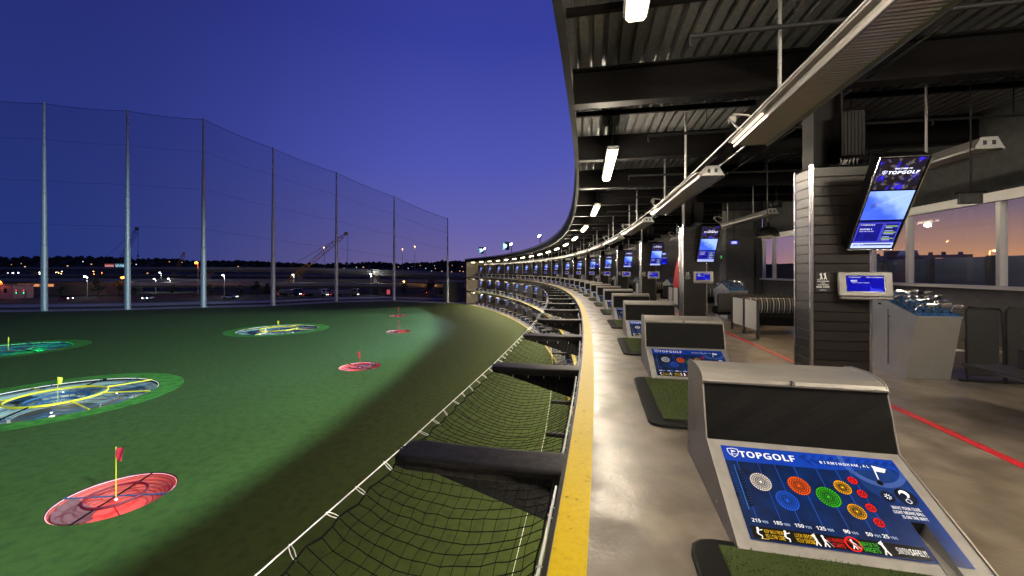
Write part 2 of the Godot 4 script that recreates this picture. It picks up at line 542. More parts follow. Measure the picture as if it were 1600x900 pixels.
# ---------------------------------------------------------------- land
func land() -> void:
	var base := CSGCombiner3D.new()
	base.name = "ground"
	base.set_meta("kind", "structure")
	var slab := CSGBox3D.new()
	slab.size = V(5200, 3.0, 3500)
	slab.position = V(0, -1.62, -850)
	slab.material = M.land
	base.add_child(slab)
	for bw in BOWLS:
		var cy := CSGCylinder3D.new()
		cy.operation = CSGShape3D.OPERATION_SUBTRACTION
		cy.radius = bw[2] + 0.25
		cy.height = 6.0
		cy.sides = 24
		cy.position = G(bw[0], bw[1], 0)
		cy.material = M.land
		base.add_child(cy)
	add_child(base)
	var mb: MB
	# wooded ridge: a grid in azimuth and distance
	mb = MB.new()
	var rows := [640.0, 760.0, 900.0, 1020.0, 1140.0, 1300.0, 1600.0]
	var lift := [0.0, 0.2, 0.55, 0.86, 1.0, 0.9, 0.3]
	var pts := []
	for j in rows.size():
		var row := []
		for i in 241:
			var a := deg_to_rad(-84.0 + 168.0 * i / 240.0)
			var x: float = sin(a) * rows[j]
			var z: float = cos(a) * rows[j]
			row.append(G(x, z, ridge_y(a, rows[j]) if j > 0 else -0.3))
		pts.append(row)
	for j in rows.size() - 1:
		for i in 240:
			mb.quad(pts[j][i], pts[j][i + 1], pts[j + 1][i + 1], pts[j + 1][i])
	structure("wooded_ridge", mb, M.hill)
	# trees that roughen the ridge line: one mass
	var tree := MB.new()
	for k in 26:
		var d := V(rng.randf_range(-1, 1), rng.randf_range(-0.7, 1.2), rng.randf_range(-1, 1))
		var c := d.normalized() * rng.randf_range(0.5, 1.0)
		var q := Basis.from_euler(V(rng.randf() * 6, rng.randf() * 6, 0)) * 0.55
		tree.tri(c + q * V(-1, 0, 0), c + q * V(1, -0.3, 0), c + q * V(0, 1, 0.2))
		tree.tri(c + q * V(-0.6, 0.1, 0.4), c + q * V(0.7, 0.2, -0.4), c + q * V(0, -1, 0.2))
	var mm := MultiMesh.new()
	mm.transform_format = MultiMesh.TRANSFORM_3D
	mm.mesh = tree.done(M.leaf)
	mm.instance_count = 5200
	for k in 5200:
		var i := rng.randi_range(0, 239)
		var j := rng.randi_range(2, 4)
		var p: Vector3 = pts[j][i].lerp(pts[j + 1][i + 1], rng.randf())
		var s := rng.randf_range(1.8, 4.2)
		mm.set_instance_transform(k, Transform3D(Basis(Vector3.UP, rng.randf() * TAU).scaled(V(s, s * rng.randf_range(0.8, 1.3), s)), p + V(0, s * 0.4, 0)))
	var mi := MultiMeshInstance3D.new()
	mi.name = "ridge_woods"
	mi.multimesh = mm
	mi.set_meta("kind", "stuff")
	tag(mi, "dark woods that cover the long ridge behind the highways", "trees")
	add_child(mi)

func field_outline() -> PackedVector2Array:
	var p := PackedVector2Array()
	for i in range(-12, 137):
		var q := P(i * 0.25, -1.0, 0)
		p.append(Vector2(q.x, -q.z))
	for q in [[-17.5, 118.5], [-24.0, 119.5], [-38.5, 127.5], [-54.5, 121.0], [-66.5, 108.0], [-82.0, 103.2], [-95.5, 97.0], [-112.0, 93.8], [-132.0, 91.0], [-140.0, 60.0], [-110.0, 10.0], [-60.0, -10.0]]:
		p.append(Vector2(q[0], q[1]))
	return p

const BOWLS := [[-16.6, 16.9, 2.0], [-33.8, 30.0, 5.7], [-60.6, 48.5, 5.3], [-37.7, 65.2, 5.8], [-15.05, 39.9, 1.95], [-17.75, 63.1, 1.9], [-24.1, 85.5, 1.8]]

func field() -> void:
	var comb := CSGCombiner3D.new()
	comb.name = "field_turf"
	comb.set_meta("kind", "structure")
	var body := CSGPolygon3D.new()
	body.polygon = field_outline()
	body.depth = 1.6
	body.rotation.x = -PI / 2
	body.material = M.turf
	comb.add_child(body)
	for b in BOWLS:
		var c := CSGCylinder3D.new()
		c.operation = CSGShape3D.OPERATION_SUBTRACTION
		c.radius = b[2]
		c.height = 2.4
		c.sides = 56
		c.position = G(b[0], b[1], 0)
		c.material = M.black
		comb.add_child(c)
	add_child(comb)
	# gravel edge and service road beyond the nets
	var line := [[-150.0, 92.0], [-132.0, 92.2], [-112.0, 95.0], [-95.5, 98.4], [-82.0, 104.6], [-66.5, 109.6], [-54.5, 123.0], [-38.5, 129.6], [-20.0, 121.5], [-10.0, 119.0]]
	var gr := MB.new()
	var rd := MB.new()
	var kb := MB.new()
	for i in line.size() - 1:
		var a: Array = line[i]
		var b: Array = line[i + 1]
		gr.quad(G(a[0], a[1] - 5, -0.02), G(b[0], b[1] - 5, -0.02), G(b[0] - 3, b[1] + 5, -0.02), G(a[0] - 3, a[1] + 5, -0.02))
		rd.quad(G(a[0] - 6, a[1] + 11, -0.016), G(b[0] - 6, b[1] + 11, -0.016), G(b[0] - 9, b[1] + 21, -0.016), G(a[0] - 9, a[1] + 21, -0.016))
		for s in [[6.0, 10.7], [9.1, 21.0]]:
			var p := G(a[0] - s[0], a[1] + s[1], 0)
			var q := G(b[0] - s[0], b[1] + s[1], 0)
			var w := V(0, 0, -0.3)
			kb.quad(p, q, q + V(0, 0.13, 0), p + V(0, 0.13, 0))
			kb.quad(p + V(0, 0.13, 0), q + V(0, 0.13, 0), q + V(0, 0.13, 0) + w, p + V(0, 0.13, 0) + w)
	structure("gravel_strip", gr, M.gravel)
	structure("service_road", rd, M.road_pale)
	structure("road_kerb", kb, M.road_conc)

# ---------------------------------------------------------------- the building
func decks() -> void:
	var names := ["ground_floor", "middle_floor", "upper_floor"]
	var ys := [F1, F2, F3]
	for k in 3:
		var mb := MB.new()
		var y: float = ys[k]
		sweep(mb, [Vector2(-1.0, y - 0.28), Vector2(9.0, y - 0.28), Vector2(9.0, y), Vector2(-1.0, y)], -3.0, 34.3, 0.25)
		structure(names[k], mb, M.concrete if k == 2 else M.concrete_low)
		mb = MB.new()
		sweep(mb, [Vector2(-0.995, y + 0.0), Vector2(-0.8, y + 0.0), Vector2(-0.8, y + 0.005), Vector2(-0.995, y + 0.005)], -3.0, 34.3, 0.125)
		structure("yellow_edge_line" + ["_low", "_middle", ""][k], mb, M.yellow)
		if k > 0:   # channel that closes the slab edge and girder line under it
			mb = MB.new()
			sweep(mb, [Vector2(-1.03, y - 0.42), Vector2(-1.002, y - 0.42), Vector2(-1.002, y - 0.01), Vector2(-1.03, y - 0.01)], -3.0, 34.3, 0.25)
			sweep(mb, [Vector2(1.9, y - 0.85), Vector2(2.1, y - 0.85), Vector2(2.1, y - 0.29), Vector2(1.9, y - 0.29)], -3.0, 34.3, 0.5)
			structure("slab_edge_channel" + ["", "_low", ""][k], mb, M.beam)
			var bm := MB.new()
			for i in range(-3, 35):
				bm.xf = frame(i - 0.15, 4.0, y - 0.57)
				bm.box(Vector3.ZERO, V(9.9, 0.56, 0.16))
			bm.xf = Transform3D()
			structure("floor_girders" + ["", "_low", ""][k], bm, M.beam)
	var red := MB.new()
	sweep(red, [Vector2(2.51, F3), Vector2(2.60, F3), Vector2(2.60, F3 + 0.004), Vector2(2.51, F3 + 0.004)], -3.0, 34.0, 0.25)
	structure("red_spectator_line", red, M.red_line)
	# end wall: beige panels on each deck
	for k in 3:
		var y: float = ys[k]
		var top := [F2 - 0.3, F3 - 0.3, F3 + 4.95]
		var mb := MB.new()
		mb.xf = frame(34.15, 4.0, y)
		mb.box(V(0, (top[k] - y) * 0.5, 0), V(10.0, top[k] - y - 0.004, 0.2))
		mb.xf = Transform3D()
		var o := obj(numbered("end_wall"), mb, M.beige, self)
		tag(o, ["beige end wall at the far end of the lowest deck", "beige end wall at the far end of the middle deck", "beige end wall at the far end of the top deck"][k], "wall", "end walls")
		# dark back wall of the two lower decks
		if k < 2:
			mb = MB.new()
			sweep(mb, [Vector2(7.5, y), Vector2(7.7, y), Vector2(7.7, top[k]), Vector2(7.5, top[k])], -3.0, 34.0, 0.5)
			o = obj(numbered("deck_back_wall"), mb, M.black, self)
			tag(o, ["dark back wall along the lowest deck", "dark back wall along the middle deck"][k], "wall", "deck back walls")

func roof() -> void:
	var y0 := F3 + 4.35
	var roof_root := Node3D.new()
	roof_root.name = "roof"
	roof_root.set_meta("kind", "structure")
	add_child(roof_root)
	# ribbed metal deck, one sheet per bay
	for i in range(-3, 35):
		var mb := MB.new()
		var ua := i - 0.15
		var ub := minf(i + 0.85, 34.25)
		var prof := []
		var o := -1.2
		while o < 9.0:
			var lo := F3 + 4.96
			var hi := F3 + 5.06
			prof.append_array([Vector2(o, lo), Vector2(o + 0.125, lo), Vector2(o + 0.132, hi), Vector2(o + 0.193, hi)])
			o += 0.2
		sweep(mb, prof, ua, ub, 0.5, false)
		obj("deck_sheet", mb, M.deck, roof_root)
		mb = MB.new()
		mb.xf = frame(ua, 4.0, y0)
		mb.box(V(0, 0.018, 0), V(10.3, 0.036, 0.24), 0.004)
		mb.box(V(0, 0.3, 0), V(10.3, 0.53, 0.03))
		mb.box(V(0, 0.583, 0), V(10.3, 0.036, 0.24), 0.004)
		obj("roof_beam", mb, M.beam, roof_root)
		mb = MB.new()
		mb.xf = frame(i + 0.36, 4.0, y0)
		mb.box(V(0, 0.54, 0), V(10.3, 0.12, 0.02))
		mb.box(V(0, 0.485, 0.03), V(10.3, 0.015, 0.07))
		obj("roof_angle", mb, M.beam, roof_root)
	var mb2 := MB.new()
	sweep(mb2, [Vector2(-1.22, y0), Vector2(-1.12, y0), Vector2(-1.12, y0 + 0.012), Vector2(-1.205, y0 + 0.012), Vector2(-1.205, y0 + 0.72), Vector2(-1.22, y0 + 0.72)], -3.2, 34.3, 0.2)
	obj("fascia", mb2, M.fascia, roof_root)
	mb2 = MB.new()
	sweep(mb2, [Vector2(-1.26, y0 + 0.60), Vector2(-1.224, y0 + 0.60), Vector2(-1.224, y0 + 0.74), Vector2(-1.26, y0 + 0.74)], -3.2, 34.3, 0.2)
	obj("drip_edge", mb2, M.galv, roof_root)
	mb2 = MB.new()
	sweep(mb2, [Vector2(-1.2, F3 + 5.08), Vector2(9.2, F3 + 5.08), Vector2(9.2, F3 + 5.2), Vector2(-1.2, F3 + 5.2)], -3.2, 34.3, 0.5)
	obj("roof_slab", mb2, M.slab, roof_root)
	mb2 = MB.new()   # long girder over the pillars
	sweep(mb2, [Vector2(2.26, y0 + 0.02), Vector2(2.46, y0 + 0.02), Vector2(2.46, y0 + 0.05), Vector2(2.26, y0 + 0.05)], -3.0, 34.0, 0.5)
	sweep(mb2, [Vector2(2.345, y0 + 0.05), Vector2(2.375, y0 + 0.05), Vector2(2.375, y0 + 0.56), Vector2(2.345, y0 + 0.56)], -3.0, 34.0, 0.5)
	obj("long_girder", mb2, M.beam, roof_root)

func back_wall() -> void:
	# window wall behind the near bays, solid wall further along
	var root := thing("window_wall", "long grey back wall with white-framed windows facing the dusk sky", "wall")
	var mb := MB.new()
	var O := 7.5
	var sill := 1.17
	var head := 3.03
	sweep(mb, [Vector2(O, F3), Vector2(O + 0.16, F3), Vector2(O + 0.16, F3 + sill), Vector2(O, F3 + sill)], -3.0, 5.6, 0.25)
	obj("lower_wall", mb, M.wall, root)
	mb = MB.new()
	sweep(mb, [Vector2(O, F3 + head), Vector2(O + 0.16, F3 + head), Vector2(O + 0.16, F3 + 4.98), Vector2(O, F3 + 4.98)], -3.0, 5.6, 0.25)
	obj("upper_wall", mb, M.wall_dark, root)
	mb = MB.new()
	sweep(mb, [Vector2(O - 0.14, F3 + sill), Vector2(O + 0.2, F3 + sill), Vector2(O + 0.2, F3 + sill + 0.07), Vector2(O - 0.14, F3 + sill + 0.07)], -3.0, 5.6, 0.25)
	obj("sill", mb, M.white_frame, root)
	mb = MB.new()
	sweep(mb, [Vector2(O - 0.06, F3 + head - 0.02), Vector2(O - 0.002, F3 + head - 0.02), Vector2(O - 0.002, F3 + head + 0.18), Vector2(O - 0.06, F3 + head + 0.18)], -3.0, 5.6, 0.25)
	obj("header_trim", mb, M.white_frame, root)
	mb = MB.new()
	sweep(mb, [Vector2(O - 0.1, F3 + 0.5), Vector2(O - 0.003, F3 + 0.5), Vector2(O - 0.003, F3 + 0.54), Vector2(O - 0.1, F3 + 0.54)], -3.0, 5.6, 0.25)
	obj("drink_rail", mb, M.black, root)
	var stops := [-3.0, -1.5, -0.3, 0.9, 1.9, 2.73, 3.38, 3.75, 4.35, 4.85, 5.35, 5.6]
	for i in stops.size():
		var m := MB.new()
		m.xf = frame(stops[i], O + 0.05, F3)
		m.box(V(0, (sill + head) / 2 + 0.025, 0), V(0.14, head - sill - 0.1, 0.10), 0.006)
		obj("mullion", m, M.white_frame, root)
		if i < stops.size() - 1:
			m = MB.new()
			var a := P(stops[i] + 0.015, O + 0.06, 0)
			var b := P(stops[i + 1] - 0.015, O + 0.06, 0)
			var lo := V(0, F3 + sill + 0.07, 0)
			var hi := V(0, F3 + head - 0.02, 0)
			m.quad(a + lo, b + lo, b + hi, a + hi)
			obj("pane", m, M.glass, root)
	root = thing("lounge_wall", "plain grey interior wall behind the far bays", "wall")
	mb = MB.new()
	sweep(mb, [Vector2(O - 0.25, F3), Vector2(O, F3), Vector2(O, F3 + 4.98), Vector2(O - 0.25, F3 + 4.98)], 5.62, 34.0, 0.5)
	obj("plaster", mb, M.wall_dark, root)
	for i in 6:
		var u := 6.6 + i * 4.4
		var m := MB.new()
		m.xf = frame(u, O - 0.27, F3)
		m.box(V(-0.012, 1.05, 0), V(0.04, 2.1, 0.95), 0.008)
		var d := obj("door", m, M.black, root)
		m = MB.new()
		m.xf = frame(u, O - 0.31, F3)
		m.tube([V(-0.03, 0.9, -0.34), V(-0.03, 1.2, -0.34)], 0.014, 6)
		obj("handle", m, M.chrome, d)
	# projecting dark bulkhead where the windows stop
	mb = MB.new()
	mb.xf = frame(5.75, 6.7, F3)
	mb.box(V(0, 2.49, 0), V(1.4, 4.97, 0.5), 0.01)
	mb.xf = Transform3D()
	tag(obj(numbered("bulkhead_wall"), mb, M.wall, self), "grey wall return that ends the row of windows", "wall")

# ---------------------------------------------------------------- perimeter poles and nets
const POLES := [[-130.0, 92.5, 50.0], [-111.4, 96.0, 49.6], [-94.8, 99.4, 49.2], [-80.9, 105.7, 49.5], [-65.6, 110.7, 43.4], [-54.0, 124.0, 40.0], [-38.3, 131.0, 33.9], [-19.3, 121.0, 25.4]]

func netting() -> void:
	var spot := ["just outside the left edge of the view", "leftmost in view beside the dark crane", "second from the left, in front of the dark crane", "third from the left, by the orange street light", "fourth from the left, by the foot of the yellow crane", "fifth from the left, crossing the yellow crane boom", "sixth from the left, beyond the far red targets", "shortest one, nearest the end of the decks"]
	for i in POLES.size():
		var p: Array = POLES[i]
		var h: float = p[2]
		var t := thing("net_pole", "tall grey tapered net pole, " + spot[i], "pole", Transform3D(Basis(), G(p[0], p[1])), "poles of the perimeter net")
		var mb := MB.new()
		var r := 0.56 * h / 49.0 + 0.08
		mb.lathe([Vector2(r, 0), Vector2(r * 0.93, h * 0.31), Vector2(r * 0.8, h * 0.315), Vector2(r * 0.72, h * 0.56), Vector2(r * 0.62, h * 0.565), Vector2(r * 0.52, h * 0.78), Vector2(r * 0.44, h * 0.785), Vector2(r * 0.36, h), Vector2(0, h)], 20)
		obj("shaft", mb, M.pole, t)
		mb = MB.new()
		for k in [0.31, 0.562, 0.782]:
			mb = MB.new()
			mb.lathe([Vector2(r * (1.05 - k * 0.75), h * k - 0.12), Vector2(r * (1.05 - k * 0.75), h * k + 0.12)], 16)
			obj("joint_band", mb, M.galv, t)
		mb = MB.new()
		mb.lathe([Vector2(r * 1.7, 0.0), Vector2(r * 1.7, 0.08), Vector2(r, 0.09)], 16)
		obj("base_flange", mb, M.galv, t)
	for i in POLES.size() - 1:
		var a: Array = POLES[i]
		var b: Array = POLES[i + 1]
		var t := thing("perimeter_net", "dark ball net " + ["left of the leftmost net pole in view", "between the leftmost and second poles", "between the second and third poles", "between the third and fourth poles", "between the fourth and fifth poles", "between the fifth and sixth poles", "between the sixth pole and the shortest pole"][i], "net", Transform3D(), "panels of the perimeter net")
		var mb := MB.new()
		var cb := MB.new()
		var N := 12
		var tops := []
		for k in N + 1:
			var s := float(k) / N
			var sag := 0.35 * 4 * s * (1 - s)
			tops.append(G(lerpf(a[0], b[0], s), lerpf(a[1], b[1], s), lerpf(a[2], b[2], s) - 0.25 - sag))
		for k in N:
			var s0 := tops[k] as Vector3
			var s1 := tops[k + 1] as Vector3
			mb.quad(V(s0.x, 0.3, s0.z), V(s1.x, 0.3, s1.z), s1, s0)
		obj("mesh_sheet", mb, M.net, t)
		cb.tube(tops, 0.05, 4)
		obj("top_cable", cb, M.rope, t)
		for q in [0.2, 0.42, 0.63, 0.83]:
			var mid := []
			for k in N + 1:
				var p := tops[k] as Vector3
				mid.append(V(p.x, p.y * q + rng.randf_range(-0.1, 0.1), p.z))
			cb = MB.new()
			cb.tube(mid, 0.025, 3)
			obj("cable", cb, M.rope, t)
	# side net that closes the range towards the end of the decks is low and dark
func aim(l: Light3D, from: Vector3, to: Vector3) -> void:
	l.look_at_from_position(from, to)

func floodlights() -> void:
	for i in 7:
		var u: float = [-4.0, 2.0, 8.0, 14.0, 19.95, 26.1, 32.05][i]
		var where: String = ["just behind the camera", "nearest the camera, above the first bays", "above the eighth bay", "above the fourteenth bay", "rightmost of the three that shine over the roof edge", "middle one of the three that shine over the roof edge", "leftmost of the three that shine over the roof edge"][i]
		var xf := frame(u, 2.0, F3 + 5.2)
		var t := thing("floodlight", "roof floodlight, " + where, "floodlight", xf, "field floodlights on the roof")
		var mb := MB.new()
		mb.lathe([Vector2(0.09, 0), Vector2(0.07, 2.35)], 10)
		mb.box(V(0, 0.03, 0), V(0.4, 0.06, 0.4))
		obj("mast", mb, M.steel_dark, t)
		mb = MB.new()
		mb.box(V(0, 2.4, 0), V(0.1, 0.1, 1.3), 0.01)
		obj("cross_arm", mb, M.steel_dark, t)
		for s in [-0.45, 0.45]:
			mb = MB.new()
			mb.xf = Transform3D(Basis(Vector3.BACK, -0.35), V(-0.1, 2.5, s))
			mb.box(V(0.1, 0, 0), V(0.24, 0.42, 0.5), 0.04)
			var head := obj("lamp_head", mb, M.steel_dark, t)
			mb = MB.new()
			mb.xf = Transform3D(Basis(Vector3.BACK, -0.35), V(-0.1, 2.5, s))
			mb.box(V(-0.035, 0, 0), V(0.02, 0.36, 0.44), 0.005)
			obj("lamp_lens", mb, M.flood, head)
		var l := SpotLight3D.new()
		l.name = "flood_beam"
		l.light_color = Color(0.70, 0.93, 1.0)
		l.light_energy = 1420.0
		l.spot_range = 160
		l.spot_angle = 46
		l.spot_attenuation = 2.0
		l.spot_angle_attenuation = 0.35
		l.light_size = 0.15
		l.shadow_enabled = true
		add_child(l)
		aim(l, xf * V(-0.45, 2.42, 0), P([u, u, u, u, u - 1.0, u - 4.0, u - 6.0][i], -42.0, 0))
		if i >= 5:    # side shields that keep the beam off the far corner
			mb = MB.new()
			mb.box(V(-1.15, 2.1, -0.13 if i == 6 else -0.42), V(1.5, 1.8, 0.02), 0.004)
			obj("glare_shield", mb, M.matte_black, t)

# ---------------------------------------------------------------- lamps under the decks
func area(parent: Node, at: Vector3, size: Vector2, e: float, col: Color) -> void:
	var l := AreaLight3D.new()
	l.name = "lamp_light"
	l.area_size = size
	l.light_energy = e
	l.light_color = col
	l.area_range = 40
	l.area_attenuation = 2.0
	l.shadow_enabled = true
	l.rotation.x = -PI / 2
	l.position = at
	parent.add_child(l)

func lamps() -> void:
	var protos := {}
	for k in 3:
		for i in range(-1, 17):
			var u := 0.66 + 2.02 * i
			var y: float = [F2 - 0.50, F3 - 0.50, F3 + 4.02][k]
			var label := "%s lamp from the camera in the row of long ceiling lamps under the %s" % [nth(i + 1) if i >= 0 else "hidden", ["middle deck", "top deck", "roof"][k]]
			if i < 0:
				label = "long ceiling lamp behind the camera under the " + ["middle deck", "top deck", "roof"][k]
			var xf := frame(u, -0.4, y)
			var sort := "roof" if k == 2 else "deck"
			if protos.has(sort):
				again(protos[sort], "ceiling_lamp", label, xf)
				continue
			var t := thing("ceiling_lamp", label, "ceiling lamp", xf, "long ceiling lamps over the deck edges")
			protos[sort] = t
			var mb := MB.new()
			mb.box(V(0, 0.075, 0), V(0.24, 0.07, 2.72), 0.02)
			obj("housing", mb, M.galv, t)
			mb = MB.new()
			mb.box(V(0, 0.0, 0), V(0.19, 0.08, 2.6), 0.03)
			obj("lamp_lens", mb, M.lamp, t)
			for s in [-1.0, 1.0]:
				mb = MB.new()
				mb.tube([V(0, 0.1, s), V(0, 0.92 if k == 2 else 0.21, s)], 0.012, 5)
				obj("hanger", mb, M.pipe, t)
			for s in [-0.7, 0.7]:
				var l := OmniLight3D.new()
				l.name = "lamp_light"
				l.light_energy = 6.2 if k == 2 else 14.0
				l.light_color = Color(1.0, 0.94, 0.84)
				l.light_size = 0.12
				l.omni_range = 60
				l.omni_attenuation = 2.0
				l.shadow_enabled = true
				l.position = V(0, -0.17, s)
				t.add_child(l)

func inner_lamps() -> void:
	for q in [[0.35, 3.5, "beside the camera"], [-1.6, 3.5, "behind the camera"], [0.3, 6.3, "above the low table"]]:
		var src: Node3D = get_node("ceiling_lamp_036")
		again(src, "ceiling_lamp", "long ceiling lamp over the lounge, " + q[2], frame(q[0], q[1], F3 + 4.02))

func heaters() -> void:
	# continuous line of perforated radiant heater troughs with a lit strip along their field side, and a second line further in
	for q in [1.13, 1.49]:
		var rb := MB.new()
		var rp := []
		for i in 66:
			rp.append(P(i * 0.5 - 1.5, q, F3 + 3.49))
		rb.tube(rp, 0.013, 6)
		var ro := obj(numbered("heater_rail"), rb, M.galv, self)
		tag(ro, "thin steel rail carrying the heater troughs, " + ("field side" if q < 1.3 else "lounge side"), "rail", "heater rails")
	for row in 2:
		for i in range(-1, 16):
			var u0: float = (0.12 if row == 0 else 0.0) + 2.0 * i
			var len_bays := 1.5 if row == 0 else 1.3
			if row == 1 and i < 0:
				continue
			var u := u0 + len_bays / 2
			var off: float = 1.31 if row == 0 else 5.2
			var y: float = F3 + (3.3 if row == 0 else 3.46)
			var label := "%s radiant heater trough from the camera in the row over the %s" % [nth(i + 2 if row == 0 else i + 1), "tee line" if row == 0 else "lounge seats"]
			var t := thing("radiant_heater", label, "heater", frame(u, off, y), "radiant heaters under the roof")
			var L := len_bays * BAY
			var mb := MB.new()
			var prof := PackedVector2Array([Vector2(-0.2, 0.0), Vector2(-0.11, 0.17), Vector2(0.11, 0.17), Vector2(0.2, 0.0), Vector2(0.19, -0.004), Vector2(0.105, 0.16), Vector2(-0.105, 0.16), Vector2(-0.19, -0.004)])
			mb.xf = Transform3D(Basis(Vector3.UP, PI / 2), Vector3.ZERO)
			mb.prism(prof, -L / 2, L / 2)
			obj("reflector", mb, M.silver, t)
			mb = MB.new()    # slatted grille closing the trough from below
			var ns := int(L / 0.05) if i < 4 else int(L / 0.2)
			for k in ns:
				mb.box(V(0, 0.012, -L / 2 + (k + 0.5) * L / ns), V(0.375, 0.006, L / ns * 0.62))
			obj("grille", mb, M.grille, t, "stuff")
			for s in [-1, 1]:
				mb = MB.new()
				mb.box(V(s * 0.205, 0.0, 0), V(0.03, 0.05, L), 0.006)
				obj("side_rail", mb, M.silver, t)
				mb = MB.new()
				mb.xf = Transform3D(Basis(Vector3.UP, PI / 2), V(0, 0, s * (L / 2 + 0.006)))
				mb.prism(PackedVector2Array([Vector2(-0.2, 0.0), Vector2(-0.11, 0.18), Vector2(0.11, 0.18), Vector2(0.2, 0.0)]), -0.006, 0.006)
				var ep := obj("end_plate", mb, M.galv, t)
				if i < 3:
					mb = MB.new()
					for q in [-0.06, 0.06]:
						mb.box(V(q, 0.09, s * (L / 2 + 0.014)), V(0.05, 0.07, 0.012), 0.004)
					obj("vent_slot", mb, M.black, ep)
			if row == 0:
				mb = MB.new()
				mb.box(V(-0.245, 0.036, -L * 0.39), V(0.028, 0.022, L * 0.2), 0.006)
				obj("lamp_strip", mb, M.strip, t)
				mb = MB.new()
				mb.box(V(-0.25, 0.058, 0), V(0.07, 0.02, L), 0.004)
				obj("strip_rail", mb, M.silver, t)
				area(t, V(-0.245, 0.015, -L * 0.39), Vector2(0.028, L * 0.2), 0.5, Color(1.0, 0.9, 0.75))
			for s in [-0.32, 0.32]:
				mb = MB.new()
				var hx := -0.23 if s > 0 else 0.0
				mb.box(V(hx - 0.02, 0.9, s * L), V(0.004, 1.5, 0.045))
				mb.box(V(hx, 0.9, s * L - 0.022), V(0.04, 1.5, 0.003))
				obj("hanger_strut", mb, M.galv, t)
			if i < 7:
				mb = MB.new()
				var z := -L / 2
				mb.tube([V(0.17, 0.06, z), V(0.22, 0.08, z - 0.08), V(0.12, 0.2, z - 0.22), V(-0.08, 0.36, z - 0.3), V(-0.18, 0.5, z - 0.32), V(-0.12, 0.58, z - 0.36), V(0.1, 0.56, z - 0.40), V(0.2, 0.5, z - 0.44)], 0.016, 8)
				obj("flexible_conduit", mb, M.conduit, t)
				mb = MB.new()
				mb.box(V(-0.13, 0.5, z - 0.36), V(0.1, 0.1, 0.06), 0.01)
				obj("junction_box", mb, M.conduit, t)

# ---------------------------------------------------------------- text drawn into textures
var glyphs := {}

func font(bold: bool) -> Font:
	var f := SystemFont.new()
	f.font_names = PackedStringArray(["Droid Sans"])
	f.font_weight = 700 if bold else 400
	return f

func text_tris(s: String, bold: bool) -> Array:   # [triangles in units of the letter height, width]
	var key := s + str(bold)
	if not glyphs.has(key):
		var t := TextMesh.new()
		t.text = s
		t.font = font(bold)
		t.font_size = 64
		t.pixel_size = 0.01
		t.depth = 0.0
		t.curve_step = 3.0
		t.horizontal_alignment = HORIZONTAL_ALIGNMENT_LEFT
		var a := t.get_mesh_arrays()
		var vs: PackedVector3Array = a[Mesh.ARRAY_VERTEX]
		var ix: PackedInt32Array = a[Mesh.ARRAY_INDEX]
		var out := PackedVector2Array()
		var lo := Vector2(1e9, 1e9)
		var hi := Vector2(-1e9, -1e9)
		for i in ix:
			var q := Vector2(vs[i].x, vs[i].y)
			out.append(q)
			lo = lo.min(q)
			hi = hi.max(q)
		var h := maxf(hi.y - lo.y, 1e-3)
		for i in out.size():
			out[i] = Vector2((out[i].x - lo.x) / h, (hi.y - out[i].y) / h)
		glyphs[key] = [out, (hi.x - lo.x) / h]
	return glyphs[key]

func fill_tri(im: Image, a: Vector2, b: Vector2, c: Vector2, col: Color) -> void:
	var x0 := maxi(0, int(floor(minf(a.x, minf(b.x, c.x)))))
	var x1 := mini(im.get_width() - 1, int(ceil(maxf(a.x, maxf(b.x, c.x)))))
	var y0 := maxi(0, int(floor(minf(a.y, minf(b.y, c.y)))))
	var y1 := mini(im.get_height() - 1, int(ceil(maxf(a.y, maxf(b.y, c.y)))))
	var d := (b - a).cross(c - a)
	if absf(d) < 1e-6:
		return
	for y in range(y0, y1 + 1):
		for x in range(x0, x1 + 1):
			var p := Vector2(x + 0.5, y + 0.5)
			var w0 := (b - p).cross(c - p) / d
			var w1 := (c - p).cross(a - p) / d
			if w0 >= -0.001 and w1 >= -0.001 and w0 + w1 <= 1.001:
				im.set_pixel(x, y, im.get_pixel(x, y).lerp(col, col.a))

func write(im: Image, s: String, x: float, y: float, h: float, col: Color, bold := true, stretch := 1.0, anchor := 0.0, slant := 0.0) -> float:
	var g := text_tris(s, bold)
	var w: float = g[1] * h * stretch
	var t: PackedVector2Array = g[0]
	var q := []
	for p in t:
		q.append(Vector2(x - w * anchor + (p.x * stretch + (1.0 - p.y) * slant) * h, y + p.y * h))
	for i in range(0, q.size(), 3):
		fill_tri(im, q[i], q[i + 1], q[i + 2], col)
	return w

func poly(im: Image, pts: Array, col: Color) -> void:
	var p := PackedVector2Array(pts)
	var t := Geometry2D.triangulate_polygon(p)
	for i in range(0, t.size(), 3):
		fill_tri(im, p[t[i]], p[t[i + 1]], p[t[i + 2]], col)

func stroke(im: Image, a: Vector2, b: Vector2, w: float, col: Color) -> void:
	var d := (b - a).normalized().orthogonal() * w * 0.5
	fill_tri(im, a + d, b + d, b - d, col)
	fill_tri(im, a + d, b - d, a - d, col)

func disc(im: Image, c: Vector2, r: float, col: Color, ring := 0.0) -> void:
	for y in range(maxi(0, int(c.y - r - 1)), mini(im.get_height(), int(c.y + r + 2))):
		for x in range(maxi(0, int(c.x - r - 1)), mini(im.get_width(), int(c.x + r + 2))):
			var d := Vector2(x + 0.5, y + 0.5).distance_to(c)
			if d <= r and d >= ring:
				im.set_pixel(x, y, im.get_pixel(x, y).lerp(col, col.a))

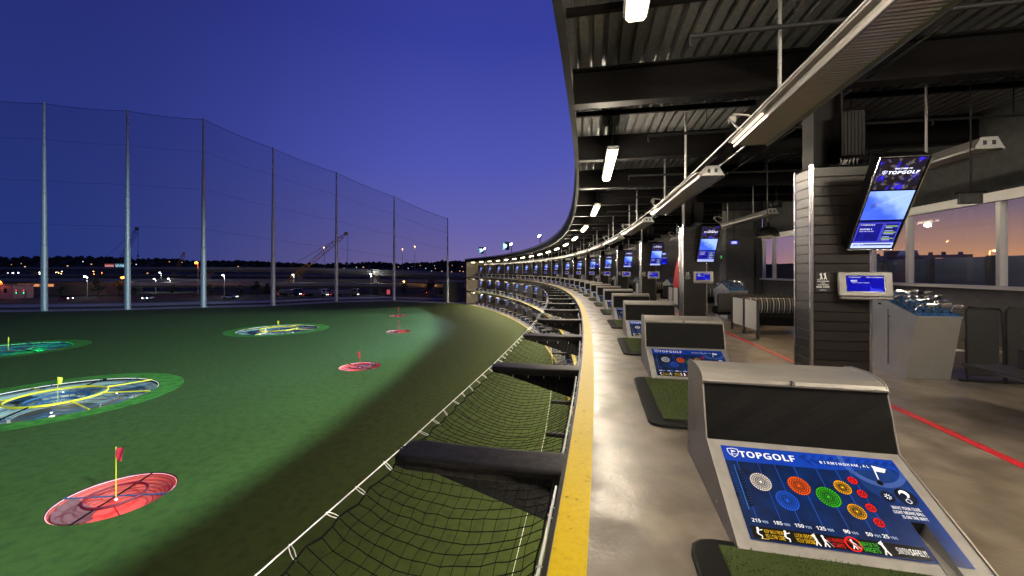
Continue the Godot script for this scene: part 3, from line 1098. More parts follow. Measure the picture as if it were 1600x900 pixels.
func shield(im: Image, x: float, y: float, h: float, col: Color, inner: Color) -> void:
	for q in [[1.0, col], [0.84, inner]]:
		var s: float = q[0] * h
		var c := Vector2(x + h * 0.5, y + h * 0.46)
		var pts := []
		for p in [[-0.5, -0.42], [-0.25, -0.46], [0, -0.5], [0.25, -0.46], [0.5, -0.42], [0.5, -0.05], [0.36, 0.26], [0.0, 0.54], [-0.36, 0.26], [-0.5, -0.05]]:
			pts.append(c + Vector2(p[0], p[1]) * s)
		poly(im, pts, q[1])
	stroke(im, Vector2(x + h * 0.36, y + h * 0.18), Vector2(x + h * 0.36, y + h * 0.78), h * 0.07, col)
	poly(im, [Vector2(x + h * 0.36, y + h * 0.18), Vector2(x + h * 0.78, y + h * 0.32), Vector2(x + h * 0.36, y + h * 0.46)], col)
	stroke(im, Vector2(x + h * 0.22, y + h * 0.62), Vector2(x + h * 0.78, y + h * 0.62), h * 0.05, col)

func golfer(im: Image, x: float, y: float, h: float, pose: int, col: Color) -> void:
	var P2 := func(a: float, b: float) -> Vector2: return Vector2(x + a * h, y + b * h)
	disc(im, P2.call(0.42, 0.12), h * 0.11, col)
	if pose == 0:      # leaning back on the heels
		stroke(im, P2.call(0.40, 0.22), P2.call(0.30, 0.6), h * 0.17, col)
		stroke(im, P2.call(0.30, 0.6), P2.call(0.62, 0.75), h * 0.12, col)
		stroke(im, P2.call(0.62, 0.75), P2.call(0.55, 0.98), h * 0.1, col)
		stroke(im, P2.call(0.38, 0.3), P2.call(0.8, 0.2), h * 0.08, col)
	else:
		stroke(im, P2.call(0.42, 0.22), P2.call(0.48, 0.6), h * 0.18, col)
		stroke(im, P2.call(0.48, 0.58), P2.call(0.30, 0.98), h * 0.11, col)
		stroke(im, P2.call(0.48, 0.58), P2.call(0.66, 0.98), h * 0.11, col)
		var hand: Vector2 = P2.call(0.72, 0.5) if pose == 1 else P2.call(0.2, 0.15)
		stroke(im, P2.call(0.44, 0.3), hand, h * 0.08, col)
		stroke(im, hand, hand + Vector2(0.28 if pose == 1 else 0.35, 0.42 if pose == 1 else -0.22) * h, h * 0.035, col)

func tex(im: Image) -> ImageTexture:
	return ImageTexture.create_from_image(im)

func panel_art() -> Image:   # print on the ball dispensers
	var W := 1400
	var H := 840
	var im := Image.create_empty(W, H, false, Image.FORMAT_RGB8)
	var f := FastNoiseLite.new()
	f.frequency = 0.004
	f.seed = 4
	for y in H:
		for x in W:
			var u := float(x) / W
			var k := 0.5 + 0.5 * f.get_noise_2d(x, y)
			var c := Color(0.012, 0.065, 0.17).lerp(Color(0.025, 0.16, 0.42), k * 0.8 + 0.3 * u)
			if u > 0.93:
				c = c.lerp(Color(0.03, 0.2, 0.55), (u - 0.93) * 9)
			im.set_pixel(x, y, c)
	var px := func(u: float, v: float) -> Vector2: return Vector2(u * W, v * H)
	poly(im, [px.call(0, 0), px.call(1, 0), px.call(1, 0.11), px.call(0.62, 0.19), px.call(0, 0.19)], Color(0.03, 0.20, 0.62))
	for k in 22:     # facets of the header
		var u := 0.46 + 0.025 * k
		var s := 0.04 + 0.05 * ((k * 7) % 5) / 5.0
		poly(im, [px.call(u, 0.02 + s), px.call(u + 0.05, 0.02), px.call(u + 0.06, 0.19 - s * 0.5)], Color(0.03, 0.26, 0.72, 0.45) if k % 2 else Color(0.02, 0.10, 0.36, 0.5))
	disc(im, px.call(0.86, 0.27), W * 0.125, Color(0.10, 0.22, 0.48, 0.5))
	disc(im, px.call(0.86, 0.05), W * 0.17, Color(0.35, 0.45, 0.75, 0.5), W * 0.14)
	var white := Color(0.86, 0.89, 0.93)
	shield(im, W * 0.033, H * 0.03, H * 0.115, white, Color(0.03, 0.2, 0.6))
	var gl := text_tris("TOPGOLF", true)
	write(im, "TOPGOLF", W * 0.102, H * 0.055, H * 0.078, white, true, 0.33 * W / (gl[1] * H * 0.078))
	var xx := 0.577
	for ch in "BIRMINGHAM,AL":
		write(im, ch, W * xx, H * 0.092 + (H * 0.022 if ch == "," else 0.0), H * 0.03 * (0.4 if ch == "," else 1.0), white, true, 1.0, 0.5)
		xx += 0.0215
	var line := Color(0.10, 0.30, 0.75)
	for k in 7:
		var u: float = [0.07, 0.193, 0.29, 0.40, 0.525, 0.635, 0.71][k]
		stroke(im, px.call(u, 0.19), px.call(u, 0.79), 3.0, line)
		var tu: float = [0.04, 0.15, 0.256, 0.362, 0.492, 0.597, 0.672][k]
		var w := write(im, ["215", "185", "150", "125", "90", "50", "25"][k], W * tu, H * 0.803, H * 0.033, white, true, 1.1)
		write(im, "YDS", W * (tu + 0.006) + w, H * 0.814, H * 0.022, Color(0.6, 0.7, 0.85), true)
	for k in 14:
		poly(im, [px.call(0.052, 0.3 + k * 0.028), px.call(0.078, 0.3 + k * 0.028), px.call(0.078, 0.318 + k * 0.028), px.call(0.052, 0.318 + k * 0.028)], Color(0.0, 0.012, 0.03))
		stroke(im, px.call(0.018, 0.28 + k * 0.03), px.call(0.03, 0.28 + k * 0.03), 5, Color(0.08, 0.22, 0.5))
	stroke(im, px.call(0.045, 0.24), px.call(0.045, 0.72), 4, Color(0.15, 0.5, 0.85))
	var dots := [[0.168, 0.412, 0.058, Color(0.80, 0.81, 0.82)], [0.275, 0.585, 0.059, Color(0.07, 0.32, 0.85)], [0.378, 0.411, 0.058, Color(0.85, 0.34, 0.03)], [0.51, 0.499, 0.06, Color(0.17, 0.62, 0.08)], [0.617, 0.379, 0.043, Color(0.93, 0.70, 0.02)], [0.618, 0.617, 0.043, Color(0.93, 0.70, 0.02)], [0.696, 0.29, 0.024, Color(0.87, 0.05, 0.06)], [0.703, 0.427, 0.024, Color(0.87, 0.05, 0.06)], [0.702, 0.565, 0.024, Color(0.87, 0.05, 0.06)], [0.697, 0.701, 0.024, Color(0.87, 0.05, 0.06)]]
	for d in dots:
		var c: Vector2 = px.call(d[0], d[1])
		var r: float = d[2] * W
		var dark := Color(0.02, 0.04, 0.09)
		disc(im, c, r + 3, dark)
		disc(im, c, r, d[3])
		var rings := 6 if r > 50 else 3
		for k in range(1, rings):
			disc(im, c, r * k / rings + 2.4, dark, r * k / rings - 2.4)
		var n := 28 if r > 50 else 10
		for k in n:
			var v := Vector2.from_angle(TAU * k / n)
			stroke(im, c + v * r * (0.34 if k % 2 else 0.17), c + v * r, 4.2, dark)
	# flag, hole, hand and head signs, notice
	stroke(im, px.call(0.863, 0.10), px.call(0.845, 0.25), 9, white)
	poly(im, [px.call(0.856, 0.09), px.call(0.925, 0.12), px.call(0.905, 0.165), px.call(0.858, 0.155)], white)
	disc(im, px.call(0.84, 0.285), 26, Color(0.15, 0.2, 0.3))
	disc(im, px.call(0.84, 0.285), 19, Color(0.0, 0.0, 0.01))
	disc(im, px.call(0.832, 0.428), 46, Color(0.02, 0.06, 0.16))
	disc(im, px.call(0.925, 0.41), 70, Color(0.02, 0.06, 0.16))
	for k in 8:
		var v := Vector2.from_angle(TAU * k / 8)
		stroke(im, px.call(0.832, 0.428) + v * 9, px.call(0.832, 0.428) + v * 25, 6, white)
	disc(im, px.call(0.925, 0.385), 34, white)
	disc(im, px.call(0.918, 0.40), 22, Color(0.02, 0.06, 0.16))
	disc(im, px.call(0.925, 0.455), 20, white, 14)
	for k in 3:
		write(im, ["WAVE YOUR CLUB.", "LIGHT MEANS BALL", "IS ON THE WAY!"][k], W * 0.952, H * (0.518 + 0.042 * k), H * 0.03, white, true, 0.66, 1.0)
	# bottom row of safety signs
	poly(im, [px.call(0.02, 0.875), px.call(0.835, 0.875), px.call(0.835, 0.985), px.call(0.02, 0.985)], Color(0.004, 0.008, 0.02))
	golfer(im, W * 0.03, H * 0.88, H * 0.1, 0, white)
	var ye := Color(0.9, 0.75, 0.05)
	stroke(im, px.call(0.055, 0.98), px.call(0.095, 0.98), 4, ye)
	write(im, "KEEP BACK FROM", W * 0.131, H * 0.895, H * 0.03, ye, false, 0.5, 0.5)
	write(im, "YELLOW LINE", W * 0.131, H * 0.935, H * 0.036, ye, false, 0.54, 0.5)
	golfer(im, W * 0.165, H * 0.88, H * 0.1, 0, white)
	write(im, "LOOK BEFORE", W * 0.28, H * 0.895, H * 0.032, ye, false, 0.56, 0.5)
	write(im, "YOU SWING", W * 0.28, H * 0.935, H * 0.036, ye, false, 0.6, 0.5)
	golfer(im, W * 0.305, H * 0.88, H * 0.1, 2, white)
	golfer(im, W * 0.345, H * 0.88, H * 0.1, 1, white)
	var rd := Color(0.85, 0.06, 0.05)
	write(im, "NO RUNNING", W * 0.432, H * 0.895, H * 0.032, rd, false, 0.56, 0.5)
	write(im, "STARTS", W * 0.432, H * 0.935, H * 0.036, rd, false, 0.6, 0.5)
	disc(im, px.call(0.506, 0.925), H * 0.062, rd, H * 0.05)
	golfer(im, W * 0.482, H * 0.882, H * 0.085, 1, white)
	stroke(im, px.call(0.481, 0.885), px.call(0.531, 0.965), 9, rd)
	write(im, "AIM FOR THE", W * 0.58, H * 0.895, H * 0.032, Color(0.2, 0.75, 0.15), false, 0.54, 0.5)
	write(im, "TARGETS", W * 0.58, H * 0.935, H * 0.038, Color(0.2, 0.75, 0.15), false, 0.6, 0.5)
	golfer(im, W * 0.615, H * 0.872, H * 0.11, 2, white)
	var sw := text_tris("SWING ", false)
	write(im, "SWING", W * 0.698, H * 0.905, H * 0.05, white, false, 0.52)
	write(im, "SAFELY!", W * 0.758, H * 0.905, H * 0.05, white, true, 0.5)
	return im

func plain_logo(im: Image, x: float, y: float, h: float, col: Color, slant := 0.0) -> void:
	shield(im, x, y - h * 0.15, h * 1.25, col, Color(0.1, 0.1, 0.5))
	write(im, "TOPGOLF", x + h * 1.5, y, h, col, true, 1.35, 0.0, slant)

func screen_art(k: int) -> Image:
	var W := 360
	var H := 300
	var im := Image.create_empty(W, H, false, Image.FORMAT_RGB8)
	var f := FastNoiseLite.new()
	f.frequency = 0.012
	f.seed = 20 + k
	for y in H:
		for x in W:
			var n := 0.5 + 0.5 * f.get_noise_2d(x * (0.9 if k == 0 else 0.7), y * (0.35 if k == 0 else 0.8))
			var c: Color
			if k == 0:
				c = Color(0.05, 0.035, 0.06).lerp(Color(0.16, 0.09, 0.9), smoothstep(0.5, 0.8, n))
				c = c.lerp(Color(0.4, 0.38, 0.4), smoothstep(0.62, 0.8, f.get_noise_2d(x * 1.3 + 500, y * 1.3) + 0.45) * 0.6)
			elif k == 1:
				var d := float(x) / W * 0.9 + 0.55 - float(y) / H
				c = Color(0.24, 0.38, 0.90).lerp(Color(0.62, 0.74, 1.0), smoothstep(0.1, 0.85, d + (n - 0.5) * 0.4))
				if y > H * 0.65:
					c = c.lerp(Color(0.3, 0.42, 0.95), smoothstep(0.5, 0.0, float(x) / W) * 0.8)
				disc(im, Vector2(-1, -1), 0, c)
			else:
				c = Color(0.03, 0.03, 0.32).lerp(Color(0.08, 0.09, 0.62), n)
			im.set_pixel(x, y, c)
	var w := Color(0.95, 0.96, 1.0)
	if k == 0:
		plain_logo(im, 40, 120, 30, w, 0.2)
		write(im, "WELCOME TO", 130, 92, 13, w, true, 1.2, 0.0, 0.2)
	elif k == 1:
		disc(im, Vector2(70, 150), 26, Color(0.2, 0.25, 0.6, 0.5))
		disc(im, Vector2(98, 135), 5, Color(0.9, 0.4, 0.2))
		stroke(im, Vector2(80, 150), Vector2(330, 30), 3, Color(1, 1, 1, 0.5))
	else:
		for r in [[8, 20, 215, 225], [228, 20, 350, 225]]:
			stroke(im, Vector2(r[0], r[1]), Vector2(r[2], r[1]), 3, Color(0.4, 0.4, 0.95))
			stroke(im, Vector2(r[0], r[3]), Vector2(r[2], r[3]), 3, Color(0.4, 0.4, 0.95))
			stroke(im, Vector2(r[0], r[1]), Vector2(r[0], r[3]), 3, Color(0.4, 0.4, 0.95))
			stroke(im, Vector2(r[2], r[1]), Vector2(r[2], r[3]), 3, Color(0.4, 0.4, 0.95))
		plain_logo(im, 20, 32, 13, w)
		write(im, "PLAYER 1", 30, 78, 16, w, true, 1.1)
		write(im, "PLEASE TAKE YOUR SHOT", 30, 106, 8, w, true, 1.0)
		for q in 5:
			poly(im, [Vector2(236, 50 + q * 34), Vector2(342, 50 + q * 34), Vector2(342, 60 + q * 34), Vector2(236, 60 + q * 34)], Color(0.55, 0.7, 0.12) if q % 2 == 0 else Color(0.05, 0.05, 0.1))
			stroke(im, Vector2(244, 72 + q * 34), Vector2(300 + 14 * (q % 3), 72 + q * 34), 6, Color(0.75, 0.78, 0.95))
		poly(im, [Vector2(0, 240), Vector2(W, 240), Vector2(W, H), Vector2(0, H)], Color(0.72, 0.77, 0.98))
		poly(im, [Vector2(110, 256), Vector2(350, 256), Vector2(350, 270), Vector2(110, 270)], Color(0.08, 0.08, 0.35))
		write(im, "BAY 303", 22, 256, 18, Color(0.1, 0.1, 0.4), true)
	return im

func tablet_art() -> Image:
	var im := Image.create_empty(320, 190, false, Image.FORMAT_RGB8)
	var f := FastNoiseLite.new()
	f.frequency = 0.012
	for y in 190:
		for x in 320:
			im.set_pixel(x, y, Color(0.02, 0.015, 0.55).lerp(Color(0.09, 0.09, 0.78), 0.5 + 0.5 * f.get_noise_2d(x, y)))
	var w := Color(1, 1, 1)
	plain_logo(im, 16, 14, 11, w)
	for k in 3:
		write(im, ["HELP", "PLAYERS", "MENU"][k], [170, 212, 270][k], 14, 11, w, true)
	poly(im, [Vector2(36, 52), Vector2(90, 52), Vector2(90, 72), Vector2(36, 72)], Color(0.92, 0.95, 1))
	write(im, "LOGIN", 42, 57, 11, Color(0.1, 0.1, 0.6), true)
	write(im, "SELECT A GAME TO BEGIN", 46, 80, 9, w, true)
	poly(im, [Vector2(200, 120), Vector2(220, 150), Vector2(300, 160), Vector2(310, 188), Vector2(200, 188)], Color(0.2, 0.25, 0.95))
	return im

func notice_art() -> Image:
	var im := Image.create_empty(160, 260, false, Image.FORMAT_RGB8)
	im.fill(Color(0.015, 0.015, 0.016))
	var w := Color(0.85, 0.85, 0.85)
	golfer(im, 22, 16, 82, 2, w)
	golfer(im, 66, 12, 86, 2, w)
	stroke(im, Vector2(10, 98), Vector2(70, 84), 4, w)
	write(im, "SPECTATORS", 80, 112, 17, w, true, 1.0, 0.5)
	write(im, "PLEASE", 80, 138, 12, w, true, 1.0, 0.5)
	write(im, "STAY BEHIND", 80, 160, 14, w, true, 1.1, 0.5)
	write(im, "RED LINE", 80, 184, 20, w, true, 1.25, 0.5)
	write(im, "#TOPGOLF", 80, 230, 10, w, true, 1.1, 0.5)
	return im

func picture(im: Image, e := 0.0, rough := 0.3) -> StandardMaterial3D:
	var m := StandardMaterial3D.new()
	m.albedo_texture = tex(im)
	m.roughness = rough
	m.texture_repeat = false
	if e > 0.0:
		m.albedo_color = Color(0.1, 0.1, 0.1)
		m.emission_enabled = true
		m.emission = Color.WHITE
		m.emission_operator = BaseMaterial3D.EMISSION_OP_MULTIPLY
		m.emission_texture = m.albedo_texture
		m.emission_energy_multiplier = e
	return m

# ---------------------------------------------------------------- pillars with screens, terminals and notices
func deck_word(k: int) -> String:
	return ["lowest deck", "middle deck", "top deck"][k]

func pillars() -> void:
	var mats := []
	for k in 3:
		mats.append(picture(screen_art(k), [2.2, 1.35, 1.5][k]))
	M.tablet = picture(tablet_art(), 1.0, 0.6)
	M.tablet.metallic_specular = 0.12
	M.notice = picture(notice_art(), 0.0, 0.5)
	var planks := []
	for k in 3:
		var mb := MB.new()
		mb.box(Vector3.ZERO, V(0.648, 0.121, 0.016), 0.004)
		planks.append(mb.done(M.plank[k]))
	var side_planks := []
	for k in 3:
		var mb := MB.new()
		mb.box(Vector3.ZERO, V(0.016, 0.121, 0.398), 0.004)
		side_planks.append(mb.done(M.plank[k]))
	var proto: Node3D
	var scr: Node3D
	var tab: Node3D
	for deck in 3:
		var y: float = [F1, F2, F3][deck]
		for k in 17:
			if deck < 2 and k < 6 - deck * 2:
				continue
			var u := 1.635 + 2.0 * k
			var at := frame(u, 2.35, y)
			var which := nth(17 - k) + " from the far end of the " + deck_word(deck)
			if deck == 2 and k < 5:
				which = nth(k + 1) + " from the camera on the top deck"
			# --- pillar
			if deck == 2 and k < 3 or proto == null:
				var near: bool = deck == 2 and k < 3
				var t := thing("pillar", "dark plank-clad pillar, " + which, "pillar", at, "plank-clad pillars")
				var mb := MB.new()
				mb.box(V(0, 1.475, 0), V(0.66, 2.93, 0.41))
				obj("core", mb, M.matte_black, t)
				var top: float = 4.35 if deck == 2 else 3.3
				mb = MB.new()
				for s in [-0.27, 0.05]:
					mb.box(V(s, top / 2 + 1.47, 0), V(0.022, top - 2.94, 0.3), 0.003)
				mb.box(V(-0.11, top / 2 + 1.47, 0), V(0.3, top - 2.94, 0.016))
				obj("steel_column", mb, M.beam, t)
				for s in [-1, 1]:
					for q in [-1, 1]:
						mb = MB.new()
						mb.box(V(s * 0.336, 1.48, q * 0.222), V(0.036, 2.96, 0.012), 0.003)
						mb.box(V(s * 0.348, 1.48, q * 0.206), V(0.012, 2.96, 0.036), 0.003)
						obj("corner_strip", mb, M.trim, t)
				if near:
					for r in 23:
						var yy := 0.07 + r * 0.1265
						part("plank", planks[(r * 7 + k) % 3], t, Transform3D(Basis(), V(0, yy, 0.214)))
						part("plank", side_planks[(r * 5 + k + 1) % 3], t, Transform3D(Basis(), V(-0.339, yy, 0)))
				else:
					mb = MB.new()
					for r in 23:
						mb.box(V(0, 0.07 + r * 0.1265, 0.0), V(0.69, 0.121, 0.446), 0.004)
					obj("planking", mb, M.plank[1], t)
				if near:
					mb = MB.new()
					mb.box(V(0.1, 3.32, 0.2), V(0.27, 0.58, 0.2), 0.008)
					for q in 6:
						mb.box(V(0.0 + 0.04 * q, 3.32, 0.303), V(0.016, 0.56, 0.01))
					obj("control_box", mb, M.beam, t)
					mb = MB.new()
					for q in 7:
						var x := 0.0 + 0.033 * q
						mb.tube([V(x, 3.05, 0.2), V(x + rng.randf_range(-0.04, 0.04), 2.98, 0.22), V(x + rng.randf_range(-0.08, 0.02), 2.9, 0.18), V(x - 0.08, 2.97, 0.12)], 0.008, 5)
					obj("cable_bundle", mb, M.conduit, t)
				if not near:
					proto = t
			else:
				again(proto, "pillar", "dark plank-clad pillar, " + which, at)
			# --- leaning triple screen
			var lab := "leaning triple screen glowing blue, pillar " + which
			var sx := at * Transform3D(Basis(Vector3.RIGHT, deg_to_rad(31.0)), V(0.26, 1.83, 0.33))
			if scr:
				again(scr, "bay_screen", lab, sx)
			else:
				scr = thing("bay_screen", lab, "screen", sx, "leaning triple screens")
				var mb := MB.new()
				mb.box(V(0, 0.585, -0.075), V(0.50, 1.19, 0.15), 0.012)
				obj("housing", mb, M.matte_black, scr)
				mb = MB.new()
				for s in [-1, 1]:
					mb.box(V(s * 0.246, 0.585, 0.006), V(0.012, 1.19, 0.016), 0.003)
					mb.box(V(0, 0.585 + s * 0.589, 0.006), V(0.50, 0.012, 0.016), 0.003)
				obj("bezel", mb, M.trim, scr)
				for q in 3:
					mb = MB.new()
					var y0 := 0.02 + 0.385 * (2 - q)
					mb.quad(V(-0.225, y0, 0.004), V(0.225, y0, 0.004), V(0.225, y0 + 0.365, 0.004), V(-0.225, y0 + 0.365, 0.004))
					obj("screen", mb, mats[q], scr)
				mb = MB.new()
				mb.tube([V(0, 0.4, -0.15), V(0, 0.32, -0.3)], 0.03, 8)
				obj("bracket", mb, M.beam, scr)
				mb = MB.new()
				mb.tube([V(-0.02, -0.02, -0.12), V(-0.02, -0.30, -0.30)], 0.018, 6)
				obj("cable_tube", mb, M.trim, scr)
			# --- touch terminal
			lab = "grey touch-screen terminal, pillar " + which
			var tx := at * Transform3D(Basis.from_euler(V(deg_to_rad(-8), deg_to_rad(-14), 0)), V(0.19, 1.38, 0.37))
			if tab:
				again(tab, "touch_terminal", lab, tx)
			else:
				tab = thing("touch_terminal", lab, "terminal", tx, "touch-screen terminals")
				var mb := MB.new()
				mb.box(V(0, 0.01, -0.03), V(0.54, 0.31, 0.06), 0.012)
				obj("housing", mb, M.panel_frame, tab)
				mb = MB.new()
				mb.box(V(0, -0.17, -0.02), V(0.52, 0.03, 0.09), 0.012)
				obj("lip", mb, M.panel_frame, tab)
				mb = MB.new()
				mb.box(V(0, 0.015, -0.004), V(0.39, 0.215, 0.012), 0.002)
				obj("bezel", mb, M.black_gloss, tab)
				mb = MB.new()
				mb.quad(V(-0.185, -0.085, 0.0035), V(0.185, -0.085, 0.0035), V(0.185, 0.115, 0.0035), V(-0.185, 0.115, 0.0035))
				obj("screen", mb, M.tablet, tab)
				mb = MB.new()
				mb.box(V(0, 0, -0.1), V(0.1, 0.1, 0.09), 0.01)
				obj("bracket", mb, M.beam, tab)
			if deck == 2 and k < 5:
				var o := MeshInstance3D.new()
				var mb := MB.new()
				mb.quad(V(-0.08, -0.13, 0.005), V(0.08, -0.13, 0.005), V(0.08, 0.13, 0.005), V(-0.08, 0.13, 0.005))
				var plate := thing("notice_plate", "black notice with white lettering, pillar " + which, "sign", at * Transform3D(Basis(), V(-0.21, 1.41, 0.224)), "red-line notices")
				var b2 := MB.new()
				b2.box(V(0, 0, 0), V(0.164, 0.264, 0.008), 0.002)
				obj("plate", b2, M.black, plate)
				obj("print", mb, M.notice, plate)
				o.free()

# ---------------------------------------------------------------- ball dispensers and hitting mats
func dispensers() -> void:
	var art := picture(panel_art(), 0.0, 0.25)
	var t := Node3D.new()
	var zz := func(d: float) -> float: return d - 0.625
	var hood := [Vector2(0.0, 0.74), Vector2(0.012, 0.77), Vector2(0.04, 0.792), Vector2(0.12, 0.808), Vector2(0.30, 0.815), Vector2(0.40, 0.808), Vector2(0.47, 0.792), Vector2(0.515, 0.768), Vector2(0.535, 0.735)]
	var side := PackedVector2Array([Vector2(zz.call(-0.01), 0.0)])
	for p in hood:
		side.append(Vector2(zz.call(p.x * 1.015 - 0.008), p.y + 0.008))
	side.append_array([Vector2(zz.call(0.528), 0.72), Vector2(zz.call(0.634), 0.37), Vector2(zz.call(1.335), 0.062), Vector2(zz.call(1.35), 0.03), Vector2(zz.call(1.35), 0.0)])
	for s in [-1, 1]:
		var mb := MB.new()
		mb.prism(side, s * 0.58, s * 0.571)
		obj("side_panel", mb, M.silver, t)
	var hp := PackedVector2Array()
	for p in hood:
		hp.append(Vector2(zz.call(p.x), p.y))
	hp.append(Vector2(zz.call(0.52), 0.73))
	hp.append(Vector2(zz.call(0.02), 0.72))
	var mb := MB.new()
	mb.prism(hp, -0.570, 0.570)
	mb.box(V(0, 0.742, zz.call(0.532)), V(1.14, 0.022, 0.014), 0.005)
	var hd := obj("hood", mb, M.silver, t)
	mb = MB.new()
	mb.tube([V(0, 0.765, zz.call(0.522)), V(0, 0.762, zz.call(0.545))], 0.012, 10)
	mb.box(V(0.005, 0.755, zz.call(0.545)), V(0.02, 0.03, 0.004), 0.001)
	obj("lock", mb, M.chrome, hd)
	mb = MB.new()
	var k := 8
	for i in k:   # slack black fabric panel
		for j in 14:
			var g := func(a: int, b: int) -> Vector3:
				var f := float(a) / k
				var x := lerpf(-0.570, 0.570, b / 14.0)
				var bulge := 0.012 * sin(f * PI) * (0.6 + 0.4 * sin(b * 1.7 + a))
				return V(x, lerpf(0.725, 0.362, f), zz.call(lerpf(0.525, 0.628, f)) + bulge)
			mb.quad(g.call(i + 1, j), g.call(i + 1, j + 1), g.call(i, j + 1), g.call(i, j))
	obj("fabric_panel", mb, M.pad_fabric, t)
	# sloping panel: frame, print, ball chute cut through both
	var A := V(0, 0.362, zz.call(0.635))
	var B := V(0, 0.05, zz.call(1.335))
	var dn := (B - A)
	var up := V(0, -dn.z, dn.y).normalized() * -1.0
	var at := func(x: float, v: float, lift: float) -> Vector3: return A + dn * v + V(x, 0, 0) + up * lift
	var cut := [0.358, 0.428, 0.632, 1.0]
	mb = MB.new()
	for r in [[-0.57, 0.0, 0.57, cut[2]], [-0.57, cut[2], cut[0], 1.0], [cut[1], cut[2], 0.57, 1.0]]:
		mb.quad(at.call(r[0], r[3], 0), at.call(r[2], r[3], 0), at.call(r[2], r[1], 0), at.call(r[0], r[1], 0))
	mb.quad(at.call(-0.57, 1.0, -0.05), at.call(0.57, 1.0, -0.05), at.call(0.57, 1.0, 0), at.call(-0.57, 1.0, 0))
	mb.box(V(0, 0.012, zz.call(1.33)), V(1.11, 0.024, 0.02))
	var fr := obj("panel_frame", mb, M.panel_frame, t)
	mb = MB.new()
	var X0 := -0.50
	var X1 := 0.505
	var V0 := 0.07
	var V1 := 0.925
	for r in [[X0, V0, X1, cut[2]], [X0, cut[2], cut[0], V1], [cut[1], cut[2], X1, V1]]:
		var q := []
		for c in [[0, 3], [2, 3], [2, 1], [0, 1]]:
			q.append([at.call(r[c[0]], r[c[1]], 0.004), Vector2((r[c[0]] - X0) / (X1 - X0), (r[c[1]] - V0) / (V1 - V0))])
		mb.tri(q[0][0], q[1][0], q[2][0], q[0][1], q[1][1], q[2][1])
		mb.tri(q[0][0], q[2][0], q[3][0], q[0][1], q[2][1], q[3][1])
	obj("print_sheet", mb, art, fr)
	mb = MB.new()   # chute: floor and two cheeks, its mouth at the front
	mb.quad(at.call(cut[0], 1.0, -0.02), at.call(cut[1], 1.0, -0.02), at.call(cut[1], cut[2], -0.09), at.call(cut[0], cut[2], -0.09))
	for x in [cut[0], cut[1]]:
		mb.quad(at.call(x, 1.0, -0.02), at.call(x, cut[2], -0.09), at.call(x, cut[2], 0.006), at.call(x, 1.0, 0.006))
	mb.box(V(cut[0], 0, 0) + (at.call(0, 0.8, 0.004) as Vector3), V(0.008, 0.008, 0.02))
	obj("ball_chute", mb, M.panel_frame, t)
	mb = MB.new()
	mb.quad(at.call(cut[0], cut[2], -0.09), at.call(cut[1], cut[2], -0.09), at.call(cut[1], cut[2], 0.004), at.call(cut[0], cut[2], 0.004))
	obj("chute_mouth", mb, M.black, t)
	mb = MB.new()
	mb.box(V(0, 0.36, zz.call(0.004)), V(1.1, 0.72, 0.008))
	obj("back_panel", mb, M.silver, t)
	mb = MB.new()
	for s in [-0.583, 0.583]:
		for p in [[0.06, 0.1], [0.06, 0.62], [0.95, 0.09], [1.12, 0.07]]:
			mb.tube([V(s, p[1], zz.call(p[0])), V(s + signf(s) * 0.006, p[1], zz.call(p[0]))], 0.011, 8)
	obj("bolts", mb, M.chrome, t, "stuff")
	# mat
	var m := Node3D.new()
	mb = MB.new()
	var outline := []
	for c in [[-1, -1], [1, -1], [1, 1], [-1, 1]]:
		for q in 4:
			var a := (atan2(c[1], c[0]) - PI / 4) + q * PI / 6
			outline.append(V(c[0] * 0.72 + 0.13 * cos(a), 0, c[1] * 0.80 + 0.13 * sin(a)))
	for i in outline.size():
		var p: Vector3 = outline[i]
		var q: Vector3 = outline[(i + 1) % outline.size()]
		var h := V(0, 0.028, 0)
		var inn := func(w: Vector3) -> Vector3: return w * 0.985 + V(0, 0.036, 0)
		mb.fix(p, q, q + h, p + h, p + q)
		mb.fix(p + h, q + h, inn.call(q), inn.call(p), p + q + Vector3.UP * 2)
		mb.fix(V(0, 0.036, 0), inn.call(p), inn.call(q), inn.call(q), Vector3.UP)
		mb.fix(inn.call(p), inn.call(q), V(0, 0.036, 0), V(0, 0.036, 0), Vector3.UP)
	obj("rubber_base", mb, M.rubber, m)
	mb = MB.new()
	mb.box(V(0.02, 0.042, -0.04), V(1.44, 0.014, 1.64), 0.005)
	obj("turf_inlay", mb, M.mat_turf, m)
	mb = MB.new()     # upright fibres over the inlay
	var rg := RandomNumberGenerator.new()
	rg.seed = 5
	for i in 9000:
		var p := V(rg.randf_range(-0.695, 0.735), 0.047, rg.randf_range(-0.855, 0.775))
		var d := V(rg.randf_range(-1, 1), 0, rg.randf_range(-1, 1)).normalized() * 0.0035
		mb.tri(p - d, p + d, p + V(rg.randf_range(-0.006, 0.006), rg.randf_range(0.008, 0.016), rg.randf_range(-0.006, 0.006)))
	var fib := obj("fibres", mb, M.mat_turf, m, "stuff")
